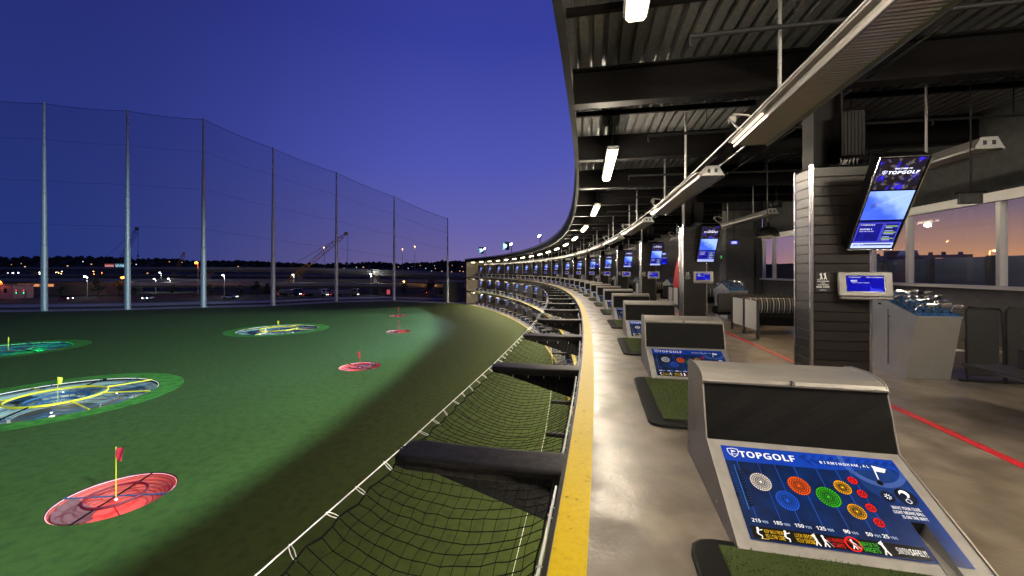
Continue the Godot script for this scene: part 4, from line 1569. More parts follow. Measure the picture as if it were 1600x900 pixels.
	for deck in [2, 1, 0]:
		var y: float = [F1, F2, F3][deck]
		for n in range(0, 34):
			if n < [12, 7, 1][deck]:
				continue
			var which := "%s from the %s of the %s" % ([nth(n), "near end", deck_word(deck)] if deck == 2 and n < 17 else [nth(34 - n), "far end", deck_word(deck)])
			var d: Node3D = t.duplicate()
			d.name = numbered("ball_dispenser")
			add_child(d, true)
			d.transform = frame(n - 0.238 + (rng.randf_range(-0.006, 0.006) if n > 2 else (-0.02 if n == 1 else 0.0)), 0.58, y, rng.randf_range(-0.012, 0.012) if n > 2 else -0.01)
			tag(d, "silver ball dispenser with blue printed panel, " + which, "ball dispenser", "ball dispensers along the deck edges")
			if deck == 2 or n > 9 and deck == 1:
				d = m.duplicate()
				if n > 3:
					d.get_node("fibres").free()
				d.name = numbered("hitting_mat")
				add_child(d, true)
				d.transform = frame(n - (0.70 if n < 2 else 0.672), 0.6 + (rng.randf_range(-0.04, 0.04) if n > 3 else 0.0), y, rng.randf_range(-0.03, 0.03) if n > 3 else 0.0)
				tag(d, "green hitting mat with black rubber border, " + which, "mat", "hitting mats")
	t.free()
	m.free()

# ---------------------------------------------------------------- outriggers and safety nets below the deck edges
func safety_nets() -> void:
	for deck in [2, 1]:
		var y: float = [F1, F2, F3][deck]
		var L: float = 1.5 if deck == 2 else 1.2
		var proto: Node3D
		var n0: int = 0 if deck == 2 else 3
		var n1: int = 35 if deck == 2 else 24
		for n in range(n0, n1):
			var at := frame(n - 0.15, -1.03, y - 0.09)
			var which := "%s from the camera along the %s edge" % [nth(n - n0 + 1), deck_word(deck)]
			var lab := "black padded outrigger holding the safety net, " + which
			if proto:
				again(proto, "net_outrigger", lab, at)
			else:
				proto = thing("net_outrigger", lab, "outrigger", at, "padded outriggers of the safety nets")
				var mb := MB.new()
				var w := 0.40 if deck == 2 else 0.22
				# padded top: a soft, slightly uneven sleeve
				var secs := 13
				var ring := []
				for i in secs + 1:
					var x := -L * i / secs
					var r := []
					for j in 20:
						var a := TAU * j / 20
						var cx := cos(a)
						var sy := sin(a)
						var e := 0.30
						var px := signf(cx) * pow(absf(cx), e) * w * 0.5 * (1.0 + 0.008 * sin(i * 1.1 + j))
						var py := signf(sy) * pow(absf(sy), e) * 0.065 * (1.0 + 0.025 * sin(i * 1.3 + j * 0.7)) - 0.06 - 0.012 * sin(PI * i / secs)
						if i == secs:
							px *= 0.86
							py = py * 0.8 - 0.012
						r.append(V(x, py, px))
					ring.append(r)
				for i in secs:
					for j in 20:
						var j2 := (j + 1) % 20
						mb.quad(ring[i][j], ring[i][j2], ring[i + 1][j2], ring[i + 1][j])
				for j in range(1, 19):
					mb.tri(ring[secs][0], ring[secs][j], ring[secs][j + 1])
				obj("padded_sleeve", mb, M.tarp, proto)
				mb = MB.new()
				mb.xf = Transform3D(Basis(Vector3.UP, PI / 2), Vector3.ZERO)
				var deep := 0.5 if deck == 2 else 0.2
				mb.prism(PackedVector2Array([Vector2(0, -0.1), Vector2(0, -0.06 - deep), Vector2(-L * 0.3, -0.06 - deep * 0.74), Vector2(-L * 0.66, -0.06 - deep * 0.42), Vector2(-L + 0.03, -0.13), Vector2(-L + 0.03, -0.1)]), -0.012, 0.012)
				obj("hanging_cloth", mb, M.cloth, proto)
				mb = MB.new()
				for q in 4:
					mb.box(V(-0.35 - 0.27 * q, -0.19, 0.014), V(0.012, 0.05, 0.004))
				obj("cloth_ties", mb, M.conduit, proto, "stuff")
				mb = MB.new()
				mb.tube([V(-L + 0.02, -0.02, -0.05), V(-L - 0.05, -0.03, 0), V(-L + 0.02, -0.02, 0.05)], 0.018, 6)
				obj("tip_ring", mb, M.beam, proto)
		# tip cable and the rail along the slab edge
		var cab := MB.new()
		var rail := MB.new()
		var pts := []
		var rp := []
		for n in range(n0, n1 + 1):
			pts.append(P(n - 1.15, -1.03 - L - 0.03, y - 0.11))
			for q in 4:
				rp.append(P(n - 1.15 + q * 0.25, -1.085, y - 0.20))
		cab.tube(pts, 0.005, 6)
		rail.tube(rp, 0.011, 8)
		var o := obj(numbered("net_cable"), cab, M.cable, self)
		tag(o, "bright steel cable along the outrigger tips of the " + deck_word(deck), "cable")
		o = obj(numbered("net_rail"), rail, M.cable, self)
		tag(o, "steel rail that laces the safety net to the edge of the " + deck_word(deck), "rail")
		for n in range(n0, n1 - 1):
			var near: bool = n < 5 and deck == 2
			var fine := n < 11
			var a0 := n - 0.15 + 0.062
			var a1 := n + 0.85 - 0.062
			var t := thing("safety_net", "rope safety net between the %s and %s outriggers from the camera, %s" % [nth(n - n0 + 1), nth(n - n0 + 2), deck_word(deck)], "net", Transform3D(), "rope safety nets between the outriggers")
			var NI := 15 if fine else 6
			var NJ := 30 if fine else 9
			var seed_ := FastNoiseLite.new()
			seed_.seed = n
			seed_.frequency = 0.09
			var g := []
			for i in NI + 1:
				var row := []
				for j in NJ + 1:
					var a := float(i) / NI
					var b := float(j) / NJ
					var edge := absf(sin(b * PI * 8.0)) * 0.05
					var off := lerpf(-1.10, -1.03 - L + 0.015 + edge, a)
					var sag := 0.25 * pow(sin(PI * clampf(a, 0, 1)), 0.8) * pow(sin(PI * b), 0.55) + 0.03
					var ju := 0.004 * seed_.get_noise_2d(i * 9, j * 9)
					row.append(P(lerpf(a0, a1, b) + ju, off + 0.012 * seed_.get_noise_2d(i * 9 + 50, j * 9), y - 0.12 - sag + 0.02 * seed_.get_noise_2d(i * 4, j * 4 + 90)))
				g.append(row)
			var mb := MB.new()
			var rr := 0.0031 if near else 0.0042
			for i in NI + 1:
				mb.tube(g[i], rr * (2.3 if i == 0 or i == NI else 0.75), 5 if near else 3)
			for j in NJ + 1:
				var col := []
				for i in NI + 1:
					col.append(g[i][j])
				mb.tube(col, rr, 5 if near else 3)
			if near:
				for i in NI + 1:
					for j in NJ + 1:
						mb.ball(g[i][j], V(0.0055, 0.0055, 0.0055), 3)
			obj("rope_mesh", mb, M.rope, t, "stuff")
			if fine and deck == 2:
				for q in 9:
					var b := (q + 0.5) / 9.0 if q < 8 else 0.97
					var p0 := P(lerpf(a0, a1, b), -1.03 - L - 0.03, y - 0.10)
					var p1: Vector3 = g[NI][int(round(b * NJ))]
					var clip := MB.new()
					var side := (P(a1, -2, y) - P(a0, -2, y)).normalized() * 0.016
					var mid := p0.lerp(p1, 0.5)
					var rads := (p1 - p0) * 0.58
					var loop := []
					for w in 8:
						var an := TAU * w / 8
						loop.append(mid + rads * cos(an) + side * sin(an))
					clip.tube(loop, 0.003, 5, true)
					obj("carabiner", clip, M.cable, t)
				for q in 5:
					var p := P(lerpf(a0, a1, (q + 0.5) / 5.0), -1.085, y - 0.20)
					var clip := MB.new()
					var loop := []
					for w in 8:
						var an := TAU * w / 8
						loop.append(p + V(0.03 * cos(an), 0.045 * sin(an) - 0.02, 0))
					clip.tube(loop, 0.005, 5, true)
					obj("lacing_ring", clip, M.cable, t)

# ---------------------------------------------------------------- club kiosks
func kiosks() -> void:
	var f := FastNoiseLite.new()
	f.frequency = 0.02
	var im := Image.create_empty(256, 256, false, Image.FORMAT_RGB8)
	for y in 256:
		for x in 256:
			im.set_pixel(x, y, Color(0.03, 0.18, 0.38).lerp(Color(0.06, 0.34, 0.56), 0.5 + 0.5 * f.get_noise_2d(x, y)))
	for k in 5:
		stroke(im, Vector2(0, 30 + 48 * k), Vector2(256, 30 + 48 * k), 3, Color(0.02, 0.05, 0.12))
		for q in 5:
			write(im, ["7", "9", "PW", "5", "D"][(q + k) % 5], 20 + 50 * q, 40 + 48 * k, 13, Color(0.6, 0.7, 0.8), true)
	var art := picture(im, 0.0, 0.3)
	var proto: Node3D
	var club: Node3D
	for k in 9:
		var u := 1.972 + 2.06 * k
		var at := frame(u, 3.9, F3)
		var which := nth(k + 1) + " from the camera"
		if proto:
			again(proto, "club_kiosk", "gabled stainless club kiosk with blue sloping top, " + which, at)
		else:
			proto = thing("club_kiosk", "gabled stainless club kiosk with blue sloping top, " + which, "club rack", at, "stainless club kiosks")
			var mb := MB.new()
			mb.prism(PackedVector2Array([Vector2(-0.54, 0.0), Vector2(-0.73, 0.92), Vector2(0, 1.14), Vector2(0.73, 0.92), Vector2(0.54, 0.0)]), -0.25, 0.29)
			obj("cabinet", mb, M.stainless, proto)
			for s in [-1, 1]:
				mb = MB.new()
				var pts := [V(-0.245, 0.926, s * 0.735), V(0.285, 0.926, s * 0.735), V(0.285, 1.148, 0.0), V(-0.245, 1.148, 0.0)]
				if s < 0:
					pts.reverse()
				mb.quad(pts[0], pts[1], pts[2], pts[3])
				obj("sloping_top", mb, art, proto)
				mb = MB.new()
				mb.box(V(0.02, 0.91, s * 0.737), V(0.55, 0.03, 0.02), 0.004)
				obj("front_edge", mb, M.stainless, proto)
			mb = MB.new()
			mb.box(V(-0.254, 0.55, 0.18), V(0.004, 0.84, 0.008))
			obj("door_seam", mb, M.black, proto)
			mb = MB.new()
			mb.box(V(-0.256, 1.04, 0.0), V(0.006, 0.03, 0.07), 0.002)
			obj("vent", mb, M.black, proto)
			mb = MB.new()
			mb.tube([V(-0.25, 0.86, 0.22), V(-0.27, 0.86, 0.22)], 0.012, 8)
			obj("lock", mb, M.chrome, proto)
		if k > 2:
			continue
		var n := 0
		for r in 8:
			for c in 3 if k > 0 else 5:
				if k == 2 and r % 2:
					continue
				var s := 1.0 if r < 4 else -1.0
				var v := (r % 4 + 0.5) / 4.0
				var x := -0.2 + 0.44 * c / (2.0 if k > 0 else 4.0)
				var pos := V(x, lerpf(1.148, 0.95, v), s * lerpf(0.02, 0.7, v))
				var lean := Basis.from_euler(V(s * rng.randf_range(0.25, 0.5), rng.randf_range(-0.4, 0.4), rng.randf_range(-0.15, 0.15)))
				n += 1
				var lab := "%s shiny golf club standing in the %s club kiosk" % [nth(n), nth(k + 1)]
				var cx := at * Transform3D(lean.scaled(Vector3.ONE * 1.2), pos)
				if club:
					again(club, "golf_club", lab, cx)
					continue
				club = thing("golf_club", lab, "golf club", cx, "golf clubs in the kiosks")
				var mb := MB.new()
				mb.tube([V(0, -0.06, 0), V(0, 0.075, 0)], 0.006, 6)
				obj("shaft", mb, M.chrome, club)
				mb = MB.new()
				mb.tube([V(0, 0.06, 0), V(0.0, 0.085, 0.002), V(0.018, 0.098, 0.004), V(0.05, 0.104, 0.006), V(0.078, 0.098, 0.004)], 0.012, 7, false, 0.019)
				mb.box(V(0.045, 0.096, 0.012), V(0.07, 0.045, 0.012), 0.005)
				obj("club_head", mb, M.chrome, club)
				mb = MB.new()
				mb.lathe([Vector2(0.016, -0.012), Vector2(0.016, 0.012), Vector2(0.007, 0.016)], 8)
				obj("holder", mb, M.black, club)

func lounge() -> void:
	# frosted screens at the lounge edge and striped sofas
	var stripes := Image.create_empty(128, 16, false, Image.FORMAT_RGB8)
	for x in 128:
		var s := x % 32
		var c := Color(0.10, 0.10, 0.105)
		if s < 4:
			c = Color(0.75, 0.73, 0.70)
		elif s > 14 and s < 22:
			c = Color(0.32, 0.31, 0.30)
		for y in 16:
			stripes.set_pixel(x, y, c)
	var sm := picture(stripes, 0.0, 0.6)
	sm.texture_repeat = true
	for k in 5:
		var u := 2.76 + 2.03 * k
		var which := nth(k + 1) + " from the camera"
		var t := thing("glass_screen", "low frosted glass screen on black posts at the lounge edge, " + which, "screen", Transform3D(), "frosted lounge screens")
		for q in 3:
			var mb := MB.new()
			mb.xf = frame(u + 0.225 * q, 2.95, F3)
			mb.box(V(0, 0.45, 0), V(0.05, 0.9, 0.06), 0.005)
			obj("post", mb, M.black, t)
			if q < 2:
				mb = MB.new()
				mb.xf = frame(u + 0.225 * q + 0.1125, 2.95, F3)
				mb.box(V(0, 0.52, 0), V(0.012, 0.68, 0.68), 0.002)
				obj("glass_panel", mb, M.frost, t)
		for r in 2:
			var at := frame(u + 0.32 + 0.7 * r, 4.15, F3, 0.0 if r == 0 else PI)
			t = thing("sofa", "black lounge sofa with striped back, %s pair from the camera, %s" % [nth(k + 1), ["facing the camera", "facing away"][r]], "sofa", at, "striped lounge sofas")
			var mb := MB.new()
			mb.box(V(0, 0.32, 0), V(2.0, 0.24, 0.62), 0.04)
			obj("seat", mb, M.cloth, t)
			for q in 3:
				mb = MB.new()
				var x0 := -0.98 + q * 0.66
				for i in 6:      # plump back cushion with printed stripes
					var a := PI * i / 6.0
					var b := PI * (i + 1) / 6.0
					var pa := V(0, 0.66 + 0.2 * -cos(a), -0.24 + 0.1 * sin(a))
					var pb := V(0, 0.66 + 0.2 * -cos(b), -0.24 + 0.1 * sin(b))
					mb.tri(pa + V(x0, 0, 0), pa + V(x0 + 0.64, 0, 0), pb + V(x0 + 0.64, 0, 0), Vector2(0, 0), Vector2(1.25, 0), Vector2(1.25, 1))
					mb.tri(pa + V(x0, 0, 0), pb + V(x0 + 0.64, 0, 0), pb + V(x0, 0, 0), Vector2(0, 0), Vector2(1.25, 1), Vector2(0, 1))
				obj("back_cushion", mb, sm, t)
			mb = MB.new()
			mb.box(V(0, 0.56, -0.29), V(2.0, 0.56, 0.06), 0.02)
			obj("back_board", mb, M.black, t)
			for s in [-0.95, 0.95]:
				for z in [-0.26, 0.26]:
					mb = MB.new()
					mb.tube([V(s, 0, z), V(s, 0.22, z)], 0.016, 8)
					obj("leg", mb, M.trim, t)
	# black divider panels beside the nearest kiosk
	var t2 := thing("bay_divider", "row of black panels in tube frames beside the nearest club kiosk", "divider", frame(1.80, 4.3, F3))
	for q in 5:
		var x := 0.02 + q * 0.46
		var mb := MB.new()
		mb.box(V(x + 0.2, 0.56, -0.02), V(0.40, 0.94, 0.03), 0.02)
		var pn := obj("panel", mb, M.black, t2)
		mb = MB.new()
		mb.tube([V(x, 0.0, 0.02), V(x, 0.98, 0.0), V(x + 0.03, 1.05, 0.0), V(x + 0.38, 1.03, 0.0), V(x + 0.415, 0.97, 0.0), V(x + 0.43, 0.0, 0.02)], 0.012, 8)
		obj("tube_frame", mb, M.pipe, pn)
	var mb2 := MB.new()
	mb2.box(V(1.1, 0.42, -0.10), V(2.3, 0.03, 0.03), 0.005)
	obj("light_ledge", mb2, M.white_frame, t2)
	mb2 = MB.new()
	mb2.box(V(1.1, 0.02, 0.0), V(2.3, 0.03, 0.06), 0.005)
	obj("foot_rail", mb2, M.pipe, t2)
	# low table with things on it
	var at := frame(1.23, 3.62, F3)
	var tb := thing("low_table", "low black table at the right edge in front of the divider", "table", at)
	var mb3 := MB.new()
	mb3.box(V(0, 0.54, 0), V(1.05, 0.035, 0.95), 0.008)
	obj("table_top", mb3, M.black, tb)
	mb3 = MB.new()
	mb3.box(V(0, 0.53, 0), V(1.07, 0.014, 0.97), 0.004)
	obj("edge_band", mb3, M.trim, tb)
	mb3 = MB.new()
	mb3.lathe([Vector2(0.28, 0.0), Vector2(0.28, 0.02), Vector2(0.06, 0.05), Vector2(0.045, 0.07), Vector2(0.045, 0.52)], 24, V(0.3, 0, 0.1))
	obj("pedestal", mb3, M.black, tb)
	var ca := thing("menu_caddy", "black menu caddy with orange and blue cards on the low table", "caddy", at * Transform3D(Basis(Vector3.UP, 0.1), V(-0.02, 0.557, -0.25)))
	mb3 = MB.new()
	mb3.box(V(0, 0.1, 0), V(0.30, 0.2, 0.12), 0.006)
	obj("holder", mb3, M.black, ca)
	for q in 2:
		mb3 = MB.new()
		mb3.box(V(-0.07 + 0.13 * q, 0.25, 0.02), V(0.13, 0.16, 0.006), 0.001)
		obj("card", mb3, [M.orange_paint, M.blue_paint][q], ca)
		mb3 = MB.new()
		mb3.xf = Transform3D(Basis(Vector3.BACK, 0.1 - 0.2 * q), V(-0.06 + 0.14 * q, 0.30, -0.02))
		mb3.box(V(0, 0, 0), V(0.13, 0.2, 0.004), 0.001)
		obj("leaflet", mb3, [M.brick_wall, M.white_paint][q], ca)
	for q in 3:
		var sb := thing("sauce_bottle", ["red-capped sauce bottle nearest the menu caddy", "clear red-capped bottle in the middle by the caddy", "red-capped bottle furthest right by the caddy"][q], "bottle", at * Transform3D(Basis(), V(0.2 + 0.075 * q, 0.558, -0.28 + 0.03 * (q % 2))), "bottles on the low table")
		mb3 = MB.new()
		mb3.lathe([Vector2(0.0, 0), Vector2(0.026, 0.0), Vector2(0.027, 0.08), Vector2(0.012, 0.11), Vector2(0.011, 0.13)], 12)
		obj("body", mb3, [M.red_paint, M.white_paint, M.stainless][q], sb)
		mb3 = MB.new()
		mb3.lathe([Vector2(0.014, 0.128), Vector2(0.014, 0.155), Vector2(0.0, 0.158)], 10)
		obj("cap", mb3, M.red_paint, sb)
	# lounge tables between sofas further on
	for k in 3:
		var tt := thing("side_table", "small black lounge table between the %s pair of striped sofas" % nth(k + 1), "table", frame(3.42 + 2.03 * k, 3.7, F3), "lounge tables")
		var m := MB.new()
		m.box(V(0, 0.6, 0), V(0.8, 0.03, 0.7), 0.006)
		obj("table_top", m, M.wall_dark, tt)
		m = MB.new()
		m.lathe([Vector2(0.25, 0.0), Vector2(0.25, 0.02), Vector2(0.04, 0.04), Vector2(0.04, 0.585)], 16)
		obj("pedestal", m, M.black, tt)
	# pendants
	for k in 4:
		var pd := thing("pendant_lamp", "black dome pendant lamp hanging over the lounge, %s from the camera" % nth(k + 1), "pendant lamp", frame(3.33 + 4.04 * k, 4.0, F3), "dome pendants")
		var m := MB.new()
		m.lathe([Vector2(0.29, 2.50), Vector2(0.285, 2.56), Vector2(0.25, 2.66), Vector2(0.17, 2.75), Vector2(0.06, 2.79), Vector2(0.05, 2.9)], 28)
		m.lathe([Vector2(0.05, 2.78), Vector2(0.16, 2.73), Vector2(0.24, 2.65), Vector2(0.275, 2.56), Vector2(0.29, 2.50)], 28)
		obj("dome_shade", m, M.black_gloss, pd)
		m = MB.new()
		m.tube([V(0, 2.85, 0), V(0, 4.9, 0)], 0.012, 6)
		obj("stem", m, M.black, pd)
		m = MB.new()
		m.ball(V(0, 2.64, 0), V(0.05, 0.06, 0.05), 6)
		obj("bulb", m, M.warm_lamp, pd)
		var l := OmniLight3D.new()
		l.name = "bulb_light"
		l.light_energy = 3.2
		l.light_color = Color(1.0, 0.84, 0.64)
		l.omni_range = 20
		l.light_size = 0.04
		l.shadow_enabled = true
		l.position = V(0, 2.64, 0)
		pd.add_child(l)
	# hanging bay numbers
	for k in 4:
		var im := Image.create_empty(128, 56, false, Image.FORMAT_RGB8)
		im.fill(Color(0.03, 0.03, 0.035) if k == 0 else Color(0.2, 0.22, 0.75))
		write(im, ["303", "306", "309", "312"][k], 64, 10, 36, Color(0.16, 0.16, 0.16) if k == 0 else Color(0.95, 0.97, 1.0), true, 1.1, 0.5)
		var u: float = [2.02, 4.73, 7.6, 10.4][k]
		var sg := thing("number_sign", ["dark hanging bay number sign reading 303", "nearest lit hanging bay number sign, reading 306", "lit hanging bay number sign second in its row, reading 309", "farthest lit hanging bay number sign, reading 312"][k], "sign", frame(u, 5.0, F3 + 2.69), "hanging bay number signs")
		var m := MB.new()
		m.box(V(0, 0, -0.03), V(0.30, 0.16, 0.06), 0.004)
		obj("housing", m, M.black, sg)
		m = MB.new()
		m.quad(V(-0.14, -0.068, 0.003), V(0.14, -0.068, 0.003), V(0.14, 0.068, 0.003), V(-0.14, 0.068, 0.003))
		obj("sign_face", m, picture(im, 0.0 if k == 0 else 1.3, 0.4), sg)
		m = MB.new()
		m.box(V(0, 0.095, -0.02), V(0.36, 0.03, 0.1), 0.003)
		m.tube([V(0, 0.1, -0.02), V(0, 2.25, -0.02)], 0.012, 6)
		obj("stem", m, M.beam, sg)
	# screens and spots of light deeper in the lounge
	for k in range(1, 5):
		var u: float = [5.3, 6.4, 8.2, 10.6, 13.5][k]
		var o := thing("wall_screen", "blue lit wall screen deep in the lounge, %s from the camera" % nth(k), "screen", frame(u, [6.4, 5.6, 5.4, 5.2, 5.0][k], F3 + [1.6, 2.5, 2.3, 2.3, 2.3][k]), "lounge wall screens")
		var m := MB.new()
		m.box(V(0, 0, -0.04), V(0.9, 0.54, 0.07), 0.01)
		obj("housing", m, M.black, o)
		m = MB.new()
		m.quad(V(-0.42, -0.24, 0.0), V(0.42, -0.24, 0.0), V(0.42, 0.24, 0.0), V(-0.42, 0.24, 0.0))
		obj("screen", m, M.tablet, o)
		m = MB.new()
		m.tube([V(0, 0.2, -0.05), V(0, 2.3 if k else 3.2, -0.05)], 0.014, 6)
		obj("stem", m, M.beam, o)
	var um := thing("folded_umbrella", "red folded umbrella beside the third pillar", "umbrella", frame(5.2, 3.35, F3))
	var mu := MB.new()
	mu.lathe([Vector2(0.20, 0.75), Vector2(0.24, 1.0), Vector2(0.17, 1.6), Vector2(0.03, 2.2)], 12, Vector3.ZERO, false)
	obj("canopy", mu, M.red_paint, um)
	mu = MB.new()
	mu.lathe([Vector2(0.2, 0), Vector2(0.2, 0.05), Vector2(0.022, 0.06), Vector2(0.022, 0.8)], 12)
	obj("pole", mu, M.black, um)
	var ex := Image.create_empty(64, 32, false, Image.FORMAT_RGB8)
	ex.fill(Color(0.02, 0.05, 0.03))
	write(ex, "EXIT", 32, 6, 20, Color(0.2, 1.0, 0.5), true, 0.9, 0.5)
	var es := thing("exit_sign", "green EXIT sign over the door past the windows", "sign", frame(6.6, 7.2, F3 + 2.35))
	mu = MB.new()
	mu.box(V(0, 0, -0.02), V(0.34, 0.18, 0.03), 0.004)
	obj("housing", mu, M.white_paint, es)
	mu = MB.new()
	mu.quad(V(-0.16, -0.08, 0.0), V(0.16, -0.08, 0.0), V(0.16, 0.08, 0.0), V(-0.16, 0.08, 0.0))
	obj("sign_face", mu, picture(ex, 2.0, 0.4), es)

# ---------------------------------------------------------------- targets in the field
func targets() -> void:
	var looks := ["red", "white", "green", "white", "red", "red", "red"]
	var labels := ["nearest red lit target bowl, with a red flag on a yellow pole", "large white target bowl with yellow ring at the left, ringed by bright turf", "green lit target bowl cut by the left edge of the view", "far white target bowl with yellow flag, ringed by bright turf", "middle red target bowl right of the field's centre", "small red target bowl, lower of the two far ones", "farthest small red target bowl near the net poles"]
	for i in BOWLS.size():
		var b: Array = BOWLS[i]
		var r: float = b[2]
		var big := r > 3
		var col: Color = {"red": Color(1.0, 0.12, 0.06), "white": Color(1.0, 1.0, 0.88), "green": Color(0.05, 1.0, 0.45)}[looks[i]]
		var t := thing("target_bowl", labels[i], "target", Transform3D(Basis(Vector3.UP, 0.35 + i), G(b[0], b[1])), "lit target bowls in the turf")
		var deep := 0.62 if not big else 1.1
		var sheet := mat({"red": Color(0.66, 0.085, 0.06), "white": Color(0.42, 0.46, 0.40), "green": Color(0.04, 0.50, 0.22)}[looks[i]], 0.45)
		var mb := MB.new()
		var prof := []
		for k in 15:
			var s := float(k) / 14
			prof.append(Vector2(lerpf(r * 0.40, r - 0.02, pow(s, 0.8)) + (0.03 if k % 2 else -0.03) * (1.5 if big else 1.0) - 0.02, -deep + (deep - (0.09 if not big else 0.24)) * pow(s, 1.5)))
		prof.reverse()
		mb.lathe(prof, 44, Vector3.ZERO, false)
		obj("ribbed_dish", mb, sheet, t)
		mb = MB.new()
		mb.lathe([Vector2(r * 0.42, -deep), Vector2(0.0, -deep - 0.03)], 32)
		obj("floor_sheet", mb, sheet if not big else mat(Color(0.08, 0.075, 0.06), 0.7), t)
		mb = MB.new()     # seams of the dish
		for q in 7:
			var s := (q + 1) / 8.0
			var sr := lerpf(r * 0.40, r - 0.02, pow(s, 0.8)) - 0.03
			var sy := -deep + (deep - 0.04) * pow(s, 1.5) + 0.02
			var sl := []
			for k in 36:
				sl.append(V(sr * cos(TAU * k / 36), sy, sr * sin(TAU * k / 36)))
			mb.tube(sl, 0.011 if not big else 0.03, 4, true)
		obj("dish_seams", mb, M.red_steel if not big else M.grey_paint, t, "stuff")
		if not big:
			mb = MB.new()     # loose dark patch of netting in the dish
			for q in 9:
				var a0 := 2.3 + q * 0.14
				for w in 4:
					var g := func(x: int, y: int) -> Vector3:
						var a := 2.3 + x * 0.14
						var rr := r * (0.35 + 0.14 * y + 0.025 * sin(x * 2.7 + y))
						return V(rr * cos(a), -deep * (1.0 - pow(clampf((rr / r - 0.40) / 0.6, 0, 1), 1.5 / 0.8)) + 0.05, rr * sin(a))
					mb.quad(g.call(q, w), g.call(q + 1, w), g.call(q + 1, w + 1), g.call(q, w + 1))
			obj("netting_patch", mb, mat(Color(0.16, 0.05, 0.05), 0.8), t)
		# raised centre ring and spokes
		var ringr := r * (0.5 if not big else 0.46)
		var steel: Material = M.red_steel if not big else (M.yellow_steel if i != 2 else M.steel_dark)
		mb = MB.new()
		var loop := []
		for k in 40:
			loop.append(V(ringr * cos(TAU * k / 40), 0.02 if not big else 0.12, ringr * sin(TAU * k / 40)))
		mb.tube(loop, 0.055 if not big else 0.085, 8, true)
		obj("centre_ring", mb, steel, t)
		if big:
			mb = MB.new()
			loop = []
			for k in 36:
				loop.append(V(ringr * 0.66 * cos(TAU * k / 36), -0.1, ringr * 0.66 * sin(TAU * k / 36)))
			mb.tube(loop, 0.09, 8, true)
			obj("inner_ring", mb, M.blue_steel, t)
			mb = MB.new()
			loop = []
			for k in 30:
				loop.append(V(ringr * 0.4 * cos(TAU * k / 30), -0.3, ringr * 0.4 * sin(TAU * k / 30)))
			mb.tube(loop, 0.07, 6, true)
			for k in 16:
				var a := TAU * k / 16 + 0.1
				mb.tube([V(ringr * 0.66 * cos(a), -0.1, ringr * 0.66 * sin(a)), V(ringr * 0.4 * cos(a + 0.2), -0.3, ringr * 0.4 * sin(a + 0.2)), V(0.1 * cos(a), -0.45, 0.1 * sin(a))], 0.03, 5)
			obj("inner_net", mb, M.blue_steel, t, "stuff")
		var ns := 4 if not big else 8
		for k in ns:
			var a := TAU * k / ns + 0.25
			mb = MB.new()
			var d := V(cos(a), 0, sin(a))
			if not big:
				mb.tube([d * 0.05 + V(0, -0.02, 0), d * (r - 0.03) + V(0, -0.02, 0)], 0.03, 6)
			else:
				mb.tube([d * ringr + V(0, 0.12, 0), d * (r - 0.1) + V(0, 0.0, 0)], 0.05, 6)
			obj("spoke", mb, (M.blue_steel if not big or i == 2 else M.yellow_steel) if k % 2 == 0 or big and k % 4 == 1 else M.matte_black, t)
			if not big:
				mb = MB.new()
				mb.tube([d.rotated(Vector3.UP, 0.6) * ringr + V(0, 0.02, 0), d.rotated(Vector3.UP, 0.75) * (r * 0.86) + V(0, -deep * 0.3, 0)], 0.018, 5)
				obj("stay", mb, M.red_steel, t)
		if big:
			mb = MB.new()
			for k in 12:
				var a := TAU * k / 12
				var pts := []
				for w in 7:
					var s := w / 6.0
					pts.append(V(cos(a + 0.45 * s), 0, sin(a + 0.45 * s)) * lerpf(ringr, r - 0.1, s) + V(0, -0.02 - 0.35 * sin(PI * s), 0))
				mb.tube(pts, 0.025, 5)
			for q in [0.62, 0.8]:
				loop = []
				for k in 72:
					loop.append(V(cos(TAU * k / 72), 0, sin(TAU * k / 72)) * r * q + V(0, -0.12 - 0.22 * absf(sin(6.0 * TAU * k / 72 * 0.5)), 0))
				mb.tube(loop, 0.03, 5, true)
			obj("net_cables", mb, M.blue_steel, t, "stuff")
			for k in 7:      # dark rubber chutes and light deflectors in the pit
				var a := TAU * k / 7 + 0.3
				mb = MB.new()
				mb.xf = Transform3D(Basis(Vector3.UP, -a), V(cos(a) * r * 0.72, -0.55, sin(a) * r * 0.72))
				mb.box(Vector3.ZERO, V(r * 0.3, 0.25, r * 0.22), 0.06)
				obj("deflector", mb, [M.steel_dark, M.brick_wall, M.black][k % 3], t)
			mb = MB.new()
			var n := 64
			for k in n:
				var a := TAU * k / n
				var b2 := TAU * (k + 1) / n
				for e in [[r + 0.005, r * 1.28 if i != 2 else r * 1.32]]:
					mb.quad(V(cos(a), 0, sin(a)) * e[1] + V(0, 0.006, 0), V(cos(a), 0, sin(a)) * e[0] + V(0, 0.006, 0), V(cos(b2), 0, sin(b2)) * e[0] + V(0, 0.006, 0), V(cos(b2), 0, sin(b2)) * e[1] + V(0, 0.006, 0))
			obj("turf_collar", mb, M.putting, t)
		# light strip under the rim
		mb = MB.new()
		loop = []
		for k in 48:
			loop.append(V((r - 0.05) * cos(TAU * k / 48), -0.05, (r - 0.05) * sin(TAU * k / 48)))
		mb.tube(loop, 0.012, 4, true)
		obj("lamp_strip", mb, glow(col, 1.5), t)
		var nl := 1 if not big else 4
